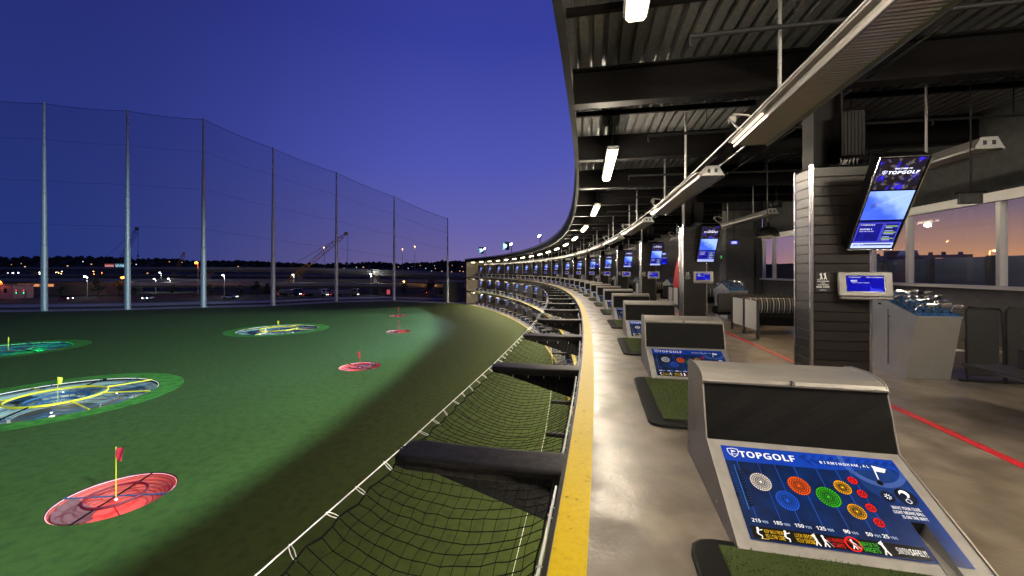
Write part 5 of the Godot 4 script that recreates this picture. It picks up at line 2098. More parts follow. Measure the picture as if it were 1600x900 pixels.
		for k in nl:
			var l := OmniLight3D.new()
			l.name = "bowl_light"
			l.light_color = col
			l.light_energy = (0.9 if not big else (1.4 if i != 2 else 3.0)) * (1.0 if i < 4 else 1.8)
			l.omni_range = 12
			l.light_size = 0.08
			l.shadow_enabled = true
			var a := TAU * k / nl + 0.6
			l.position = V(0, -0.16, 0) if not big else V(cos(a) * r * 0.55, -0.30, sin(a) * r * 0.55)
			t.add_child(l)
			mb = MB.new()
			mb.ball(l.position, V(0.06, 0.06, 0.06), 5)
			obj("lamp_bulb", mb, glow(col, 3.0), t)
		# flag
		var fh: float = [2.05, 1.55, 1.5, 1.45, 1.5, 1.7, 1.8][i]
		mb = MB.new()
		mb.tube([V(0, -0.1, 0), V(0, fh, 0)], 0.018 if i < 2 else 0.028, 6)
		var pole := obj("flag_pole", mb, M.yellow_steel if i < 4 else M.red_paint, t)
		mb = MB.new()
		var gw := func(x: int, y: int) -> Vector3:
			return V(0.02 + 0.25 * x / 5.0 * (1.0 - 0.35 * y / 4.0) , fh - 0.02 - 0.52 * y / 4.0 - 0.10 * x / 5.0, 0.05 * sin(x * 1.4 + y * 0.7))
		for x in 5:
			for y in 4:
				mb.quad(gw.call(x, y + 1), gw.call(x + 1, y + 1), gw.call(x + 1, y), gw.call(x, y))
		obj("flag", mb, M.flag_red if not big else M.flag_yellow, pole)

# ---------------------------------------------------------------- the world beyond the nets
func highways() -> void:
	# each: label, [[x, forward, deck top], ...], depth of deck, half width, pier stations
	var list := [
		["topmost curved highway viaduct, crossing behind the net poles", [[-560.0, 330.0, 12.5], [-380.0, 290.0, 11.6], [-173.0, 230.0, 10.9], [-100.0, 200.0, 10.4], [-55.0, 175.0, 9.3], [-17.0, 150.0, 7.9], [30.0, 135.0, 6.6]], 1.7, 5.5, [0.22, 0.36, 0.505, 0.66, 0.79, 0.905]],
		["distant highway viaduct lowest against the ridge", [[-600.0, 285.0, 6.2], [-300.0, 270.0, 6.6], [-120.0, 262.0, 6.4], [60.0, 255.0, 5.6]], 1.4, 5.0, [0.15, 0.4, 0.62, 0.8]],
		["middle highway viaduct with a bright parapet edge", [[-520.0, 195.0, 5.6], [-240.0, 200.0, 4.9], [-60.0, 202.0, 4.5], [20.0, 200.0, 4.4]], 1.1, 4.5, [0.2, 0.45, 0.62, 0.78, 0.9]],
		["nearest grey highway viaduct above the parked trucks", [[-420.0, 165.0, 4.2], [-200.0, 172.0, 3.9], [-90.0, 172.0, 3.75], [-40.0, 170.0, 3.3], [-5.0, 168.0, 2.6]], 1.3, 4.5, [0.25, 0.5, 0.68, 0.84]]]
	for h in list:
		var t := thing("highway_viaduct", h[0], "viaduct", Transform3D(), "highway viaducts")
		var line: Array = h[1]
		var pts := []
		for i in line.size() - 1:
			for k in 8:
				var s := float(k) / 8
				var a := V(line[i][0], line[i][2], -line[i][1])
				var b := V(line[i + 1][0], line[i + 1][2], -line[i + 1][1])
				var am: Vector3 = V(line[maxi(i - 1, 0)][0], line[maxi(i - 1, 0)][2], -line[maxi(i - 1, 0)][1])
				var j := mini(i + 2, line.size() - 1)
				pts.append(a.cubic_interpolate(b, am, V(line[j][0], line[j][2], -line[j][1]), s))
		var w: float = h[3]
		var d: float = h[2]
		var deck := MB.new()
		var par := MB.new()
		for i in pts.size() - 1:
			var a: Vector3 = pts[i]
			var b: Vector3 = pts[i + 1]
			var sa := ((pts[mini(i + 1, pts.size() - 1)] - pts[maxi(i - 1, 0)]) as Vector3).cross(Vector3.UP).normalized()
			var sb := ((pts[mini(i + 2, pts.size() - 1)] - pts[i]) as Vector3).cross(Vector3.UP).normalized()
			var prof := [Vector2(-w, 0), Vector2(w, 0), Vector2(w, -0.35), Vector2(w * 0.66, -d), Vector2(-w * 0.66, -d), Vector2(-w, -0.35)]
			for k in 6:
				var p: Vector2 = prof[k]
				var q: Vector2 = prof[(k + 1) % 6]
				deck.quad(a + sa * p.x + V(0, p.y, 0), b + sb * p.x + V(0, p.y, 0), b + sb * q.x + V(0, q.y, 0), a + sa * q.x + V(0, q.y, 0))
			for s in [-1.0, 1.0]:
				var pr := [Vector2(s * w * 1.0, 0.004), Vector2(s * (w - 0.4), 0.004), Vector2(s * (w - 0.25), 0.85), Vector2(s * (w - 0.02), 0.85)]
				for k in 4:
					var p: Vector2 = pr[k]
					var q: Vector2 = pr[(k + 1) % 4]
					par.quad(a + sa * p.x + V(0, p.y, 0), b + sb * p.x + V(0, p.y, 0), b + sb * q.x + V(0, q.y, 0), a + sa * q.x + V(0, q.y, 0))
		obj("deck", deck, M.road_conc, t)
		obj("parapet", par, M.road_conc, t)
		for s: float in h[4]:
			var p: Vector3 = pts[int(s * (pts.size() - 1))]
			var mb := MB.new()
			mb.xf = Transform3D(Basis(), V(p.x, 0, p.z))
			mb.prism(PackedVector2Array([Vector2(-w * 0.6, p.y - d - 0.01), Vector2(-w * 0.6, p.y - d - 0.5), Vector2(-1.0, p.y - d - 1.4), Vector2(-0.9, -0.2), Vector2(0.9, -0.2), Vector2(1.0, p.y - d - 1.4), Vector2(w * 0.6, p.y - d - 0.5), Vector2(w * 0.6, p.y - d - 0.01)]), -1.0, 1.0)
			obj("pier", mb, M.road_conc, t)

func lattice(mb: MB, a: Vector3, b: Vector3, w: float, bays: int, r: float) -> void:
	var d := (b - a).normalized()
	var s := d.cross(V(0, 0, 1)).normalized()
	var q := V(0, 0, 1)
	var cor := func(t: float, k: int) -> Vector3:
		var taper := minf(1.0, minf(t, 1.0 - t) * 8.0 + 0.25)
		return a.lerp(b, t) + (s * [1, 1, -1, -1][k] + q * [1, -1, -1, 1][k]) * w * 0.5 * taper
	for k in 4:
		for i in bays:
			mb.tube([cor.call(float(i) / bays, k), cor.call(float(i + 1) / bays, k)], r, 4)
			mb.tube([cor.call(float(i) / bays, k), cor.call(float(i + 1) / bays, (k + 1) % 4)], r * 0.7, 3)

func cranes() -> void:
	var list := [
		["dark crawler crane with raised boom behind the second net pole", [-198.0, 200.0, 6.0], [-186.0, 200.0, 30.6], M.steel_dark, 1.5, [-204.0, 14.0]],
		["yellow lattice boom crane leaning right between the middle poles", [-103.5, 180.0, 2.0], [-74.0, 180.0, 26.3], M.steel_yellow, 1.5, [-104.5, 8.5]],
		["small distant crane boom left of the orange street light", [-219.6, 260.0, 4.0], [-211.7, 260.0, 21.0], M.steel_yellow, 1.3, [-222.0, 8.0]]]
	for c in list:
		var a := G(c[1][0], c[1][1], c[1][2])
		var b := G(c[2][0], c[2][1], c[2][2])
		var t := thing("lattice_crane", c[0], "crane", Transform3D(), "cranes on the building sites")
		var mb := MB.new()
		lattice(mb, a, b, c[4], 18, 0.075)
		obj("boom", mb, c[3], t)
		mb = MB.new()
		var m := G(c[5][0], c[1][1], c[5][1])
		mb.tube([b, m], 0.08, 4)
		mb.tube([m, a + V(-4, 0, 0)], 0.08, 4)
		mb.tube([b + V(0.4, -0.3, 0), b + V(0.4, -13.0, 0)], 0.05, 3)
		mb.tube([b + V(0.8, -0.3, 0), b + V(0.6, -13.0, 0)], 0.05, 3)
		obj("hoist_cable", mb, M.steel_dark, t)
		mb = MB.new()
		mb.box(b + V(0.5, -13.5, 0), V(0.7, 1.2, 0.7), 0.2)
		mb.tube([b + V(0.5, -14.0, 0), b + V(0.7, -14.7, 0), b + V(0.3, -15.0, 0), b + V(0.1, -14.6, 0)], 0.12, 5)
		obj("hook_block", mb, M.steel_dark, t)
		mb = MB.new()
		mb.box(b, V(1.3, 1.3, 1.3), 0.2)
		obj("boom_head", mb, c[3], t)
		var g := V(a.x - 1.5, 0, a.z)
		mb = MB.new()
		mb.box(g + V(-2, 2.6, 0), V(7.0, 2.0, 3.2), 0.2)
		mb.box(g + V(-5.5, 2.4, 0), V(1.6, 2.2, 3.4), 0.2)
		obj("machine_house", mb, c[3], t)
		mb = MB.new()
		mb.box(g + V(2.0, 2.8, 1.6), V(1.8, 2.2, 1.4), 0.15)
		obj("cab", mb, M.grey_paint, t)
		for s in [-1.9, 1.9]:
			mb = MB.new()
			mb.box(g + V(-1, 0.7, s), V(7.5, 1.3, 1.0), 0.5)
			obj("track", mb, M.black, t)

func tree(label: String, at: Vector3, h: float, sd: int) -> void:
	var r := RandomNumberGenerator.new()
	r.seed = sd
	var t := thing("roadside_tree", label, "tree", Transform3D(Basis(Vector3.UP, sd * 1.3), at), "dark trees by the road")
	var mb := MB.new()
	mb.tube([V(0, -0.1, 0), V(0.1, h * 0.3, 0.05), V(0, h * 0.7, 0.1)], h * 0.03, 7, false, h * 0.01)
	for k in 7:
		var a := r.randf() * TAU
		var y := h * r.randf_range(0.3, 0.6)
		mb.tube([V(0.05, y, 0.05), V(cos(a) * h * 0.22, y + h * 0.16, sin(a) * h * 0.22)], h * 0.012, 5, false, h * 0.004)
	obj("trunk", mb, M.bark, t)
	mb = MB.new()
	for c in 14:
		var a := r.randf() * TAU
		var q := r.randf_range(0.0, 0.26) * h
		var cc := V(cos(a) * q, h * r.randf_range(0.38, 0.95) - q * 0.4, sin(a) * q)
		var s := h * r.randf_range(0.08, 0.17)
		for k in 70:
			var d := V(r.randf_range(-1, 1), r.randf_range(-1, 1), r.randf_range(-1, 1)).normalized() * pow(r.randf(), 0.4) * s
			var bs := Basis.from_euler(V(r.randf() * 6, r.randf() * 6, r.randf() * 6)) * (h * 0.025)
			mb.tri(cc + d + bs * V(-1, 0, 0), cc + d + bs * V(1, 0, 0), cc + d + bs * V(0, 1.8, 0))
	obj("crown", mb, M.leaf, t)

func street_lamp(label: String, x: float, fwd: float, h: float, bulb: Material, e: float, col: Color, r := 0.3) -> void:
	var t := thing("street_lamp", label, "street lamp", Transform3D(Basis(), G(x, fwd)), "street lamps beyond the nets")
	var mb := MB.new()
	mb.tube([V(0, -0.1, 0), V(0, h - 0.4, 0), V(0.1, h + 0.1, 0.2), V(0.2, h + 0.2, 0.9)], 0.14, 7, false, 0.07)
	obj("pole", mb, M.galv, t)
	mb = MB.new()
	mb.box(V(0.2, h + 0.22, 1.1), V(0.4, 0.2, 0.8), 0.08)
	obj("lamp_head", mb, M.grey_paint, t)
	mb = MB.new()
	mb.ball(V(0.2, h, 1.1), V(r, r * 0.7, r), 6)
	obj("lamp_bulb", mb, bulb, t)
	if e > 0.0:
		var l := OmniLight3D.new()
		l.name = "street_light"
		l.light_color = col
		l.light_energy = e
		l.omni_range = 80
		l.light_size = 0.3
		l.shadow_enabled = true
		l.position = V(0.2, h - 0.5, 1.1)
		t.add_child(l)

func vehicle(called: String, label: String, cat: String, x: float, fwd: float, turn: float, length: float, paint: Material, truck: bool) -> void:
	var t := thing(called, label, cat, Transform3D(Basis(Vector3.UP, turn), G(x, fwd, -0.01)), "vehicles beyond the nets")
	var mb := MB.new()
	var L := length / 2
	if truck:
		mb.box(V(L - 1.1, 1.75, 0), V(2.1, 2.3, 2.3), 0.25)
		obj("cab", mb, paint, t)
		mb = MB.new()
		mb.box(V(L - 0.05, 2.2, 0), V(0.06, 0.8, 1.9), 0.02)
		mb.box(V(L - 0.9, 2.2, 0), V(0.9, 0.7, 2.34), 0.02)
		obj("windows", mb, M.black_gloss, t)
		mb = MB.new()
		mb.box(V(-1.1, 1.05, 0), V(length - 2.3, 0.25, 2.3), 0.05)
		mb.box(V(-1.1, 1.75, 0), V(length - 2.6, 1.1, 2.2), 0.1)
		obj("cargo_bed", mb, M.grey_paint, t)
	else:
		mb.prism(PackedVector2Array([Vector2(-0.85, 0.3), Vector2(-0.88, 0.7), Vector2(-0.8, 0.85), Vector2(0.8, 0.85), Vector2(0.88, 0.7), Vector2(0.85, 0.3)]), -L, L)
		obj("body", mb, paint, t)
		mb = MB.new()
		mb.xf = Transform3D(Basis(Vector3.UP, PI / 2), Vector3.ZERO)
		mb.prism(PackedVector2Array([Vector2(-L * 0.62, 0.85), Vector2(-L * 0.36, 1.42), Vector2(L * 0.3, 1.44), Vector2(L * 0.72, 0.85)]), -0.72, 0.72)
		obj("cabin", mb, M.black_gloss, t)
	for sx in ([-0.6, 0.62] if not truck else [-0.72, -0.45, 0.7]):
		for s in [-1, 1]:
			mb = MB.new()
			var wr := 0.33 if not truck else 0.5
			mb.xf = Transform3D(Basis(Vector3.RIGHT, PI / 2), V(sx * L, wr, s * (0.8 if not truck else 1.05)))
			mb.lathe([Vector2(0, -0.11), Vector2(wr * 0.9, -0.11), Vector2(wr, -0.06), Vector2(wr, 0.06), Vector2(wr * 0.9, 0.11), Vector2(0, 0.11)], 16)
			obj("wheel", mb, M.rubber, t)
	for s in [-0.6, 0.6]:
		mb = MB.new()
		mb.box(V(-L - 0.01, 0.72, s), V(0.06, 0.16, 0.3), 0.02)
		obj("tail_light", mb, M.red_lamp, t)
		mb = MB.new()
		mb.box(V(L + 0.01, 0.68, s), V(0.06, 0.16, 0.3), 0.02)
		obj("head_light", mb, M.white_lamp, t)

func town() -> void:
	# street lamps
	var W := Color(0.95, 0.97, 0.9)
	var O := Color(1.0, 0.45, 0.1)
	var lamps := [
		["white street lamp right of the leftmost net pole", -158.0, 150.0, 7.6, 0], ["white street lamp right of the third net pole", -107.0, 150.0, 8.0, 0], ["white street lamp beside the foot of the yellow boom", -92.0, 170.0, 8.0, 0],
		["white street lamp between the fifth and sixth net poles", -59.5, 170.0, 8.4, 0], ["small white street lamp left of the small crane", -174.0, 200.0, 8.8, 0], ["bright orange street lamp beside the third net pole", -124.6, 160.0, 12.8, 1],
		["orange street lamp at the far left edge of the view", -177.0, 140.0, 5.7, 1], ["small orange street lamp left of the second net pole", -144.0, 150.0, 7.1, 1], ["warm street lamp right of the sixth net pole", -45.5, 170.0, 5.2, 2],
		["tall warm mast lamp above the yellow boom", -121.0, 260.0, 24.8, 2], ["tall warm mast lamp left of the two beyond the sixth pole", -76.0, 280.0, 24.8, 2], ["tall warm mast lamp right of the two beyond the sixth pole", -62.7, 260.0, 25.4, 2],
		["white lamp low under the viaducts, third net pole", -159.0, 180.0, 6.0, 0], ["white lamp low under the viaducts near the second net pole", -151.0, 178.0, 6.2, 0], ["white lamp on the road near the end of the decks", -34.0, 165.0, 5.6, 2]]
	for l in lamps:
		street_lamp(l[0], l[1], l[2], l[3], [M.white_lamp, M.sodium, M.warm_lamp][l[4]], [28.0, 22.0, 16.0][l[4]], [W, O, Color(1, 0.7, 0.4)][l[4]], 0.55 if l[4] == 1 else 0.34)
	# lit lots at the foot of the ridge and houses on it
	var f := FastNoiseLite.new()
	f.seed = 11
	for k in 46:
		var far := k >= 18
		var px := rng.randf_range(5, 165) if k < 18 else rng.randf_range(545, 728)
		var z := rng.randf_range(330, 520)
		var h := rng.randf_range(4.0, 9.5)
		var t := thing("lot_lamp", "tiny distant lot lamp below the ridge at the %s, %s from its left" % ["far left" if not far else "centre right", nth(k + 1 if not far else k - 17)], "lamp", Transform3D(Basis(), G((px - 800) / 630 * z, z)), "distant lot lamps")
		var mb := MB.new()
		mb.tube([V(0, -0.1, 0), V(0, h, 0)], 0.1, 4)
		obj("pole", mb, M.steel_dark, t)
		mb = MB.new()
		mb.ball(V(0, h, 0), Vector3.ONE * rng.randf_range(0.25, 0.55), 4)
		obj("lamp_bulb", mb, [M.white_lamp, M.warm_lamp, M.white_lamp, M.white_lamp, M.warm_lamp, M.white_lamp, M.sodium][k % 7], t)
	var hs := MB.new()
	hs.box(V(0, 2.2, 0), V(11, 4.6, 8), 0.1)
	var wallm := hs.done(M.wall_dark)
	hs = MB.new()
	hs.prism(PackedVector2Array([Vector2(-4.6, 4.5), Vector2(0, 7.6), Vector2(4.6, 4.5)]), -5.8, 5.8)
	var roofm := hs.done(M.beam)
	var wins := []
	for q in 3:
		hs = MB.new()
		hs.box(V(-2.5 + q * 2.0, 2.4, 4.05), V([1.6, 1.1, 2.0][q], 1.1, 0.1), 0.02)
		wins.append(hs.done([glow(Color(1.0, 0.78, 0.5), 1.6), glow(Color(0.9, 0.95, 1.0), 2.4), glow(Color(1.0, 0.7, 0.4), 1.6)][q]))
	for k in 80:
		var px := rng.randf_range(0, 740) if k < 30 else rng.randf_range(540, 740)
		if k >= 70:
			px = rng.randf_range(1525, 1600)
		var a := atan((px - 800) / 630)
		var rr := rng.randf_range(700, 1000)
		var p := G(sin(a) * rr, cos(a) * rr, 0)
		p.y = ridge_y(a, rr)
		var t := thing("hillside_house", "dark house with a lit window on the ridge, %s counted %s" % [nth(k % 40 + 1), "along its whole length" if k < 40 else "along its right half"], "house", Transform3D(Basis(Vector3.UP, -a + rng.randf_range(-0.5, 0.5)), p), "houses on the ridge")
		part("wall", wallm, t)
		part("roof", roofm, t)
		part("window", wins[k % 3], t)
	# low buildings by the road at the left
	var st := thing("roadside_store", "pink lit low store with dark windows at the far left", "building", Transform3D(Basis(), G(-177.5, 142.0)))
	var mb := MB.new()
	mb.box(V(0, 2.2, 0), V(11.0, 4.6, 6.0), 0.05)
	obj("wall", mb, mat(Color(0.42, 0.19, 0.19), 0.8), st)
	mb = MB.new()
	mb.box(V(0, 4.62, 0), V(11.4, 0.3, 6.4), 0.05)
	obj("roof", mb, M.steel_dark, st)
	for q in 4:
		mb = MB.new()
		mb.box(V(-4 + q * 2.3, 2.8, 3.01), V(1.1, 1.5, 0.1), 0.02)
		obj("window", mb, M.black_gloss, st)
	var sl := OmniLight3D.new()
	sl.name = "store_light"
	sl.light_color = Color(1.0, 0.6, 0.5)
	sl.light_energy = 3.0
	sl.omni_range = 30
	sl.shadow_enabled = true
	sl.position = V(2, 5.2, 4.6)
	st.add_child(sl)
	mb = MB.new()
	mb.ball(V(2, 5.2, 4.6), V(0.18, 0.14, 0.18), 5)
	obj("lamp_bulb", mb, M.warm_lamp, st)
	mb = MB.new()
	mb.tube([V(2, 4.7, 3.2), V(2, 5.3, 4.0), V(2, 5.3, 4.6)], 0.04, 5)
	obj("lamp_arm", mb, M.steel_dark, st)
	var wh := thing("warehouse", "long dark warehouse with an orange lit window strip behind the leftmost pole", "building", Transform3D(Basis(), G(-183.0, 165.0)))
	mb = MB.new()
	mb.box(V(0, 2.6, 0), V(46, 5.3, 12), 0.05)
	obj("wall", mb, M.brick_wall, wh)
	mb = MB.new()
	mb.box(V(0, 5.35, 0), V(47, 0.3, 13), 0.05)
	obj("roof", mb, M.steel_dark, wh)
	for q in 5:
		mb = MB.new()
		mb.box(V(-10.6 + q * 2.9, 3.9, 6.02), V(2.6, 1.0, 0.1), 0.02)
		obj("window", mb, M.lit_window, wh)
	var cu := Image.create_empty(64, 32, false, Image.FORMAT_RGB8)
	cu.fill(Color(0.05, 0.04, 0.04))
	write(cu, "CU", 32, 3, 26, Color(0.6, 0.62, 0.7), true, 1.1, 0.5)
	mb = MB.new()
	mb.quad(V(-16.2, 0.9, 6.03), V(-13.4, 0.9, 6.03), V(-13.4, 2.2, 6.03), V(-16.2, 2.2, 6.03))
	obj("lettering", mb, picture(cu, 0.5, 0.7), wh)
	# traffic signals
	for q in 2:
		var ts := thing("traffic_signal", ["left traffic signal by the pink store", "right traffic signal by the pink store"][q], "traffic light", Transform3D(Basis(), G(-172.0 + q * 2.6, 140.0)), "traffic signals at the left")
		mb = MB.new()
		mb.tube([V(0, -0.1, -0.3), V(0, 3.2, -0.3)], 0.08, 6)
		obj("post", mb, M.steel_dark, ts)
		mb = MB.new()
		mb.box(V(0, 2.3, 0), V(0.5, 1.3, 0.3), 0.05)
		obj("housing", mb, M.black, ts)
		mb = MB.new()
		mb.ball(V(0, 2.75, 0.15), V(0.2, 0.2, 0.1), 5)
		obj("red_light", mb, M.red_lamp, ts)
		mb = MB.new()
		mb.ball(V(0, 1.95, 0.15), V(0.24, 0.24, 0.1), 5)
		obj("green_light", mb, M.green_lamp, ts)
	# billboard
	var bb := thing("billboard", "lit red and blue billboard left of the second net pole", "billboard", Transform3D(Basis(), G(-295.5, 300.0)))
	mb = MB.new()
	for s in [-5.0, 0.0, 5.0]:
		mb.tube([V(s, 0, -0.6), V(s, 11.0, -0.6)], 0.25, 6)
	obj("legs_frame", mb, M.steel_dark, bb)
	for q in 2:
		var im := Image.create_empty(96, 56, false, Image.FORMAT_RGB8)
		im.fill([Color(0.55, 0.16, 0.16), Color(0.35, 0.62, 0.72)][q])
		for z in 12:
			poly(im, [Vector2(6 + 7 * z, 8 + 5 * (z % 3)), Vector2(11 + 7 * z, 8), Vector2(11 + 7 * z, 26), Vector2(6 + 7 * z, 24)], [Color(0.85, 0.7, 0.7), Color(0.85, 0.95, 0.98)][q])
		poly(im, [Vector2(8, 38), Vector2(88, 38), Vector2(88, 48), Vector2(8, 48)], Color(0.9, 0.9, 0.9))
		mb = MB.new()
		mb.box(V(-4.0 + 8.0 * q, 12.7, -0.2), V(7.6, 4.8, 0.4), 0.05)
		var bd := obj("board", mb, M.steel_dark, bb)
		mb = MB.new()
		mb.quad(V(-7.7 + 8.0 * q, 10.4, 0.02), V(-0.3 + 8.0 * q, 10.4, 0.02), V(-0.3 + 8.0 * q, 15.0, 0.02), V(-7.7 + 8.0 * q, 15.0, 0.02))
		obj("sign_face", mb, picture(im, 1.1, 0.5), bd)
	# vehicles
	vehicle("flatbed_truck", "grey flatbed truck parked below the near viaduct", "truck", -74.0, 152.0, 0.0, 9.0, M.white_paint, true)
	vehicle("flatbed_truck", "pale truck with trailer parked right of the fifth net pole", "truck", -63.5, 153.0, 0.1, 10.0, M.grey_paint, true)
	vehicle("flatbed_truck", "dark blue truck parked at the left of the lot", "truck", -86.0, 156.0, 0.05, 8.0, M.blue_paint, true)
	vehicle("parked_car", "dark car with red tail lights near the end of the decks", "car", -34.5, 168.0, PI / 2, 4.5, M.blue_paint, false)
	vehicle("parked_car", "grey car on the service road at the far left", "car", -158.0, 117.0, PI, 4.5, M.grey_paint, false)
	vehicle("parked_car", "dark car with headlights left of the second pole", "car", -146.0, 132.0, -0.3, 4.5, M.red_paint, false)
	vehicle("parked_car", "car with white headlights between the second and third poles", "car", -121.0, 134.0, -1.2, 4.5, M.white_paint, false)
	vehicle("parked_car", "silver car right of the third pole", "car", -98.0, 140.0, 0.2, 4.5, M.white_paint, false)
	for q in 2:
		var ws := thing("work_sign", ["lit orange work sign beside the sixth net pole", "lit orange work sign left of the decks"][q], "sign", Transform3D(Basis(), G([-46.0, -22.0][q], 150.0)), "orange work signs")
		mb = MB.new()
		mb.box(V(0, 1.7, 0), V(1.2, 1.7, 0.1), 0.03)
		obj("lit_sign", mb, glow(Color(1.0, 0.25, 0.04), 0.5), ws)
		mb = MB.new()
		mb.box(V(-0.4, 0.4, 0), V(0.1, 0.9, 0.1))
		mb.box(V(0.4, 0.4, 0), V(0.1, 0.9, 0.1))
		obj("feet", mb, M.black, ws)
	var spots := [[-152.0, 148.0, 7.5, "left of the leftmost street lamp"], [-146.0, 150.0, 6.0, "beside the leftmost street lamp"], [-163.0, 146.0, 5.0, "right of the warehouse windows"], [-88.5, 146.0, 5.0, "by the foot of the yellow crane"], [-94.0, 148.0, 6.0, "left of the yellow crane"], [-128.0, 152.0, 4.5, "behind the third pole"], [-112.0, 150.0, 5.0, "right of the third pole"], [-40.0, 150.0, 5.0, "right of the sixth pole"], [-30.0, 145.0, 6.5, "left of the shortest pole"], [-14.0, 140.0, 7.0, "beside the end of the decks"], [-136.0, 145.0, 4.0, "right of the second pole"], [-101.0, 150.0, 4.5, "left of the fourth pole"]]
	for k in spots.size():
		tree("small dark bushy tree by the road, " + spots[k][3], G(spots[k][0], spots[k][1]), spots[k][2], 40 + k)
	var sh := thing("dark_shed", "dark shed standing left of the end of the decks", "building", Transform3D(Basis(), G(-18.5, 127.0)))
	mb = MB.new()
	mb.box(V(0, 3.0, 0), V(5.5, 6.0, 5.0), 0.05)
	obj("wall", mb, M.wall_dark, sh)
	mb = MB.new()
	mb.box(V(0, 6.1, 0), V(5.9, 0.25, 5.4), 0.03)
	obj("roof", mb, M.steel_dark, sh)

func ridge_y(a: float, r: float) -> float:
	var f := FastNoiseLite.new()
	f.seed = 3
	f.frequency = 0.0022
	f.fractal_octaves = 5
	var x := sin(a) * r
	var z := cos(a) * r
	var right := smoothstep(0.35, 0.75, a)
	var top := (31.0 + 11.0 * f.get_noise_2d(x, z) + 14.0 * f.get_noise_2d(a * 900.0, 40.0)) * (1.0 - 0.5 * right) - 7.0 * (1.0 - smoothstep(-0.9, -0.3, a)) + 2.6 * f.get_noise_2d(x * 9.0, z * 9.0)
	var rows := [640.0, 760.0, 900.0, 1020.0, 1140.0, 1300.0, 1600.0]
	var lift := [0.0, 0.2, 0.55, 0.86, 1.0, 0.9, 0.3]
	var j := 0
	while j < 5 and r > rows[j + 1]:
		j += 1
	return -0.3 + top * lerpf(lift[j], lift[j + 1], (r - rows[j]) / (rows[j + 1] - rows[j]))

# ---------------------------------------------------------------- behind the windows
func west_side() -> void:
	var t := thing("terrace_screen", "row of blue-grey screen panels on the terrace outside the windows", "screen wall")
	var mb := MB.new()
	mb.xf = Transform3D()
	sweep(mb, [Vector2(9.0, F3 - 0.28), Vector2(12.0, F3 - 0.28), Vector2(12.0, F3 - 0.02), Vector2(9.0, F3 - 0.02)], 2.4, 9.0, 0.25)
	structure("terrace_floor", mb, M.slab)
	for k in 9:
		var u := 3.15 + 0.52 * k
		mb = MB.new()
		mb.xf = frame(u, 10.3, F3)
		mb.box(V(0, 1.0, 0), V(0.14, 2.0, 0.16), 0.01)
		obj("post", mb, M.steel_dark, t)
		if k < 8:
			mb = MB.new()
			mb.xf = frame(u + 0.26, 10.3, F3)
			mb.box(V(0, 1.02, 0), V(0.03, 1.9, 1.62), 0.006)
			obj("panel", mb, M.terrace_panel, t)
	# office block with lit bands
	var o := thing("office_block", "flat-roofed office block with lit window bands beyond the terrace", "building", Transform3D(Basis(Vector3.UP, -0.75), G(196.0, 195.0)))
	mb = MB.new()
	mb.box(V(0, 8.5, 0), V(34, 17, 16), 0.1)
	mb.box(V(-6, 18.2, 0), V(12, 2.6, 9), 0.1)
	obj("wall", mb, M.brick_wall, o)
	mb = MB.new()
	mb.box(V(21, 7.8, 0), V(8, 15.6, 14), 0.1)
	obj("wing", mb, M.brick_wall, o)
	for r in 5:
		for c in 12:
			mb = MB.new()
			mb.box(V(-15.2 + c * 2.75, 2.4 + r * 3.1, 8.04), V(2.4, 1.5, 0.1), 0.02)
			obj("window", mb, M.black_gloss if (c * 3 + r * 5) % 7 > 2 or c < 7 else M.lit_window, o)
	mb = MB.new()
	for k in 7:
		mb.box(V(-14 + k * 4.6, 17.6, rng.randf_range(-5, 5)), V(1.5, 1.2 + (k % 3) * 0.5, 1.5), 0.05)
	obj("roof_units", mb, M.steel_dark, o, "stuff")
	street_lamp("street lamp on a tall pole seen through the right-hand window", 142.0, 120.0, 15.5, M.warm_lamp, 45.0, Color(1, 0.7, 0.4), 0.3)
	for k in 4:
		var d := thing("low_building", "dark low building with small lights past the right window, %s from the left" % nth(k + 1), "building", Transform3D(Basis(Vector3.UP, -0.8), G(160.0 + 26 * k, 150.0 - 10 * k)), "low buildings past the windows")
		mb = MB.new()
		mb.box(V(0, 3.0, 0), V(18, 6.4 - k * 0.5, 12), 0.05)
		obj("wall", mb, M.brick_wall, d)
		mb = MB.new()
		mb.box(V(0, 6.3 - k * 0.3, 0), V(18.6, 0.3, 12.6), 0.05)
		obj("roof", mb, M.steel_dark, d)
		for q in 4:
			mb = MB.new()
			mb.box(V(-6 + q * 4, 4.2, 6.04), V(1.4, 0.7, 0.1), 0.02)
			obj("window", mb, [M.lit_window, M.black_gloss, M.white_lamp, M.black_gloss][(q + k) % 4], d)

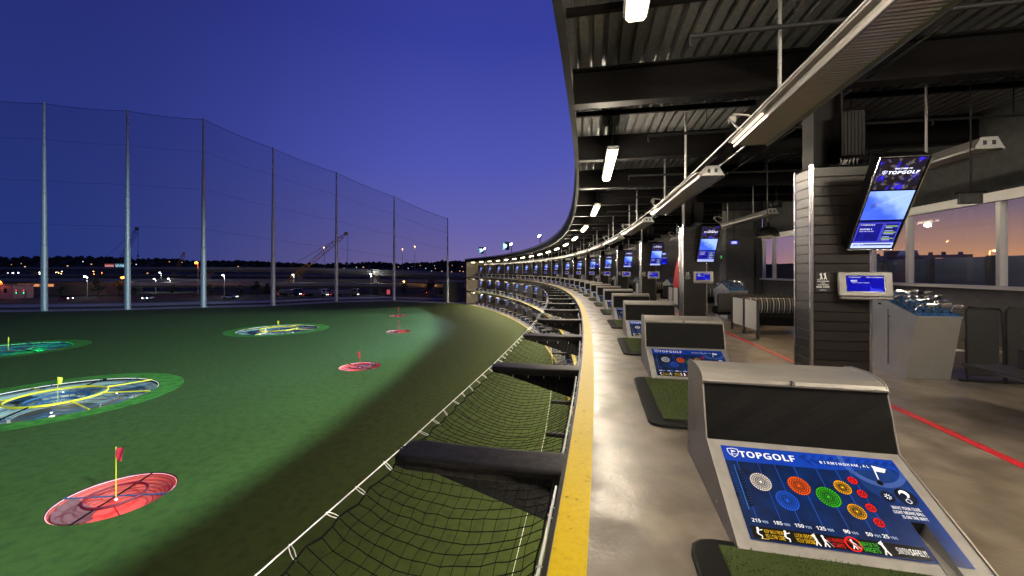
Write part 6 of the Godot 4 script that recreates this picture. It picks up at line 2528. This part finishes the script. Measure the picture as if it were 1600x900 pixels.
# ---------------------------------------------------------------- pipes and small fittings under the roof
func small_services() -> void:
	for n in range(0, 14):
		var t := thing("sprinkler_pipe", "black sprinkler pipe crossing under the roof, %s from the camera" % nth(n + 1), "pipe", frame(n + 0.30, 3.6, F3), "sprinkler pipes under the roof")
		var mb := MB.new()
		mb.tube([V(-3.3, 4.30, 0), V(3.7, 4.27, 0)], 0.028, 8)
		mb.tube([V(-3.3, 4.30, 0), V(-3.3, 4.18, 0)], 0.02, 6)
		obj("main_pipe", mb, M.pipe, t)
		mb = MB.new()
		for x in [-2.2, 0.3, 2.8]:
			mb.tube([V(x, 4.3, 0), V(x, 4.95, 0)], 0.008, 5)
		obj("hanger_rods", mb, M.pipe, t, "stuff")
		for x in [-3.3, -0.9, 1.6]:
			mb = MB.new()
			mb.tube([V(x, 4.28, 0), V(x, 4.20, 0)], 0.014, 6)
			mb.lathe([Vector2(0.03, 4.185), Vector2(0.03, 4.19), Vector2(0.0, 4.2)], 10, V(x, 0, 0))
			obj("sprinkler_head", mb, M.trim, t)
	var runs := [[3.2, 4.42, 0.016]]
	for k in 1:
		var mb := MB.new()
		var pts := []
		for i in 60:
			pts.append(P(i * 0.5 - 1.0, runs[k][0], F3 + runs[k][1]))
		mb.tube(pts, runs[k][2], 6)
		var o := obj(numbered("conduit_run"), mb, M.pipe, self)
		tag(o, "dark conduit run following the roof %s" % ["over the pillars", "over the kiosks", "near the back wall", "over the tee line"][k], "conduit", "conduit runs")
	for k in 3:
		var t := thing("loudspeaker", "black horn loudspeaker under the roof near the back wall, %s from the camera" % nth(k + 1), "loudspeaker", frame(1.35 + 3.0 * k, 5.9, F3 + 3.95, -0.7), "loudspeakers")
		var mb := MB.new()
		mb.box(V(0, 0, 0), V(0.3, 0.26, 0.34), 0.05)
		obj("cabinet", mb, M.black, t)
		mb = MB.new()
		mb.xf = Transform3D(Basis(Vector3.RIGHT, PI / 2), V(0, 0, 0.17))
		mb.lathe([Vector2(0.06, 0.0), Vector2(0.115, 0.03), Vector2(0.12, 0.0)], 16)
		obj("cone", mb, M.pipe, t)
		mb = MB.new()
		mb.tube([V(0, 0.1, 0), V(0, 1.0, 0)], 0.02, 6)
		obj("bracket", mb, M.pipe, t)
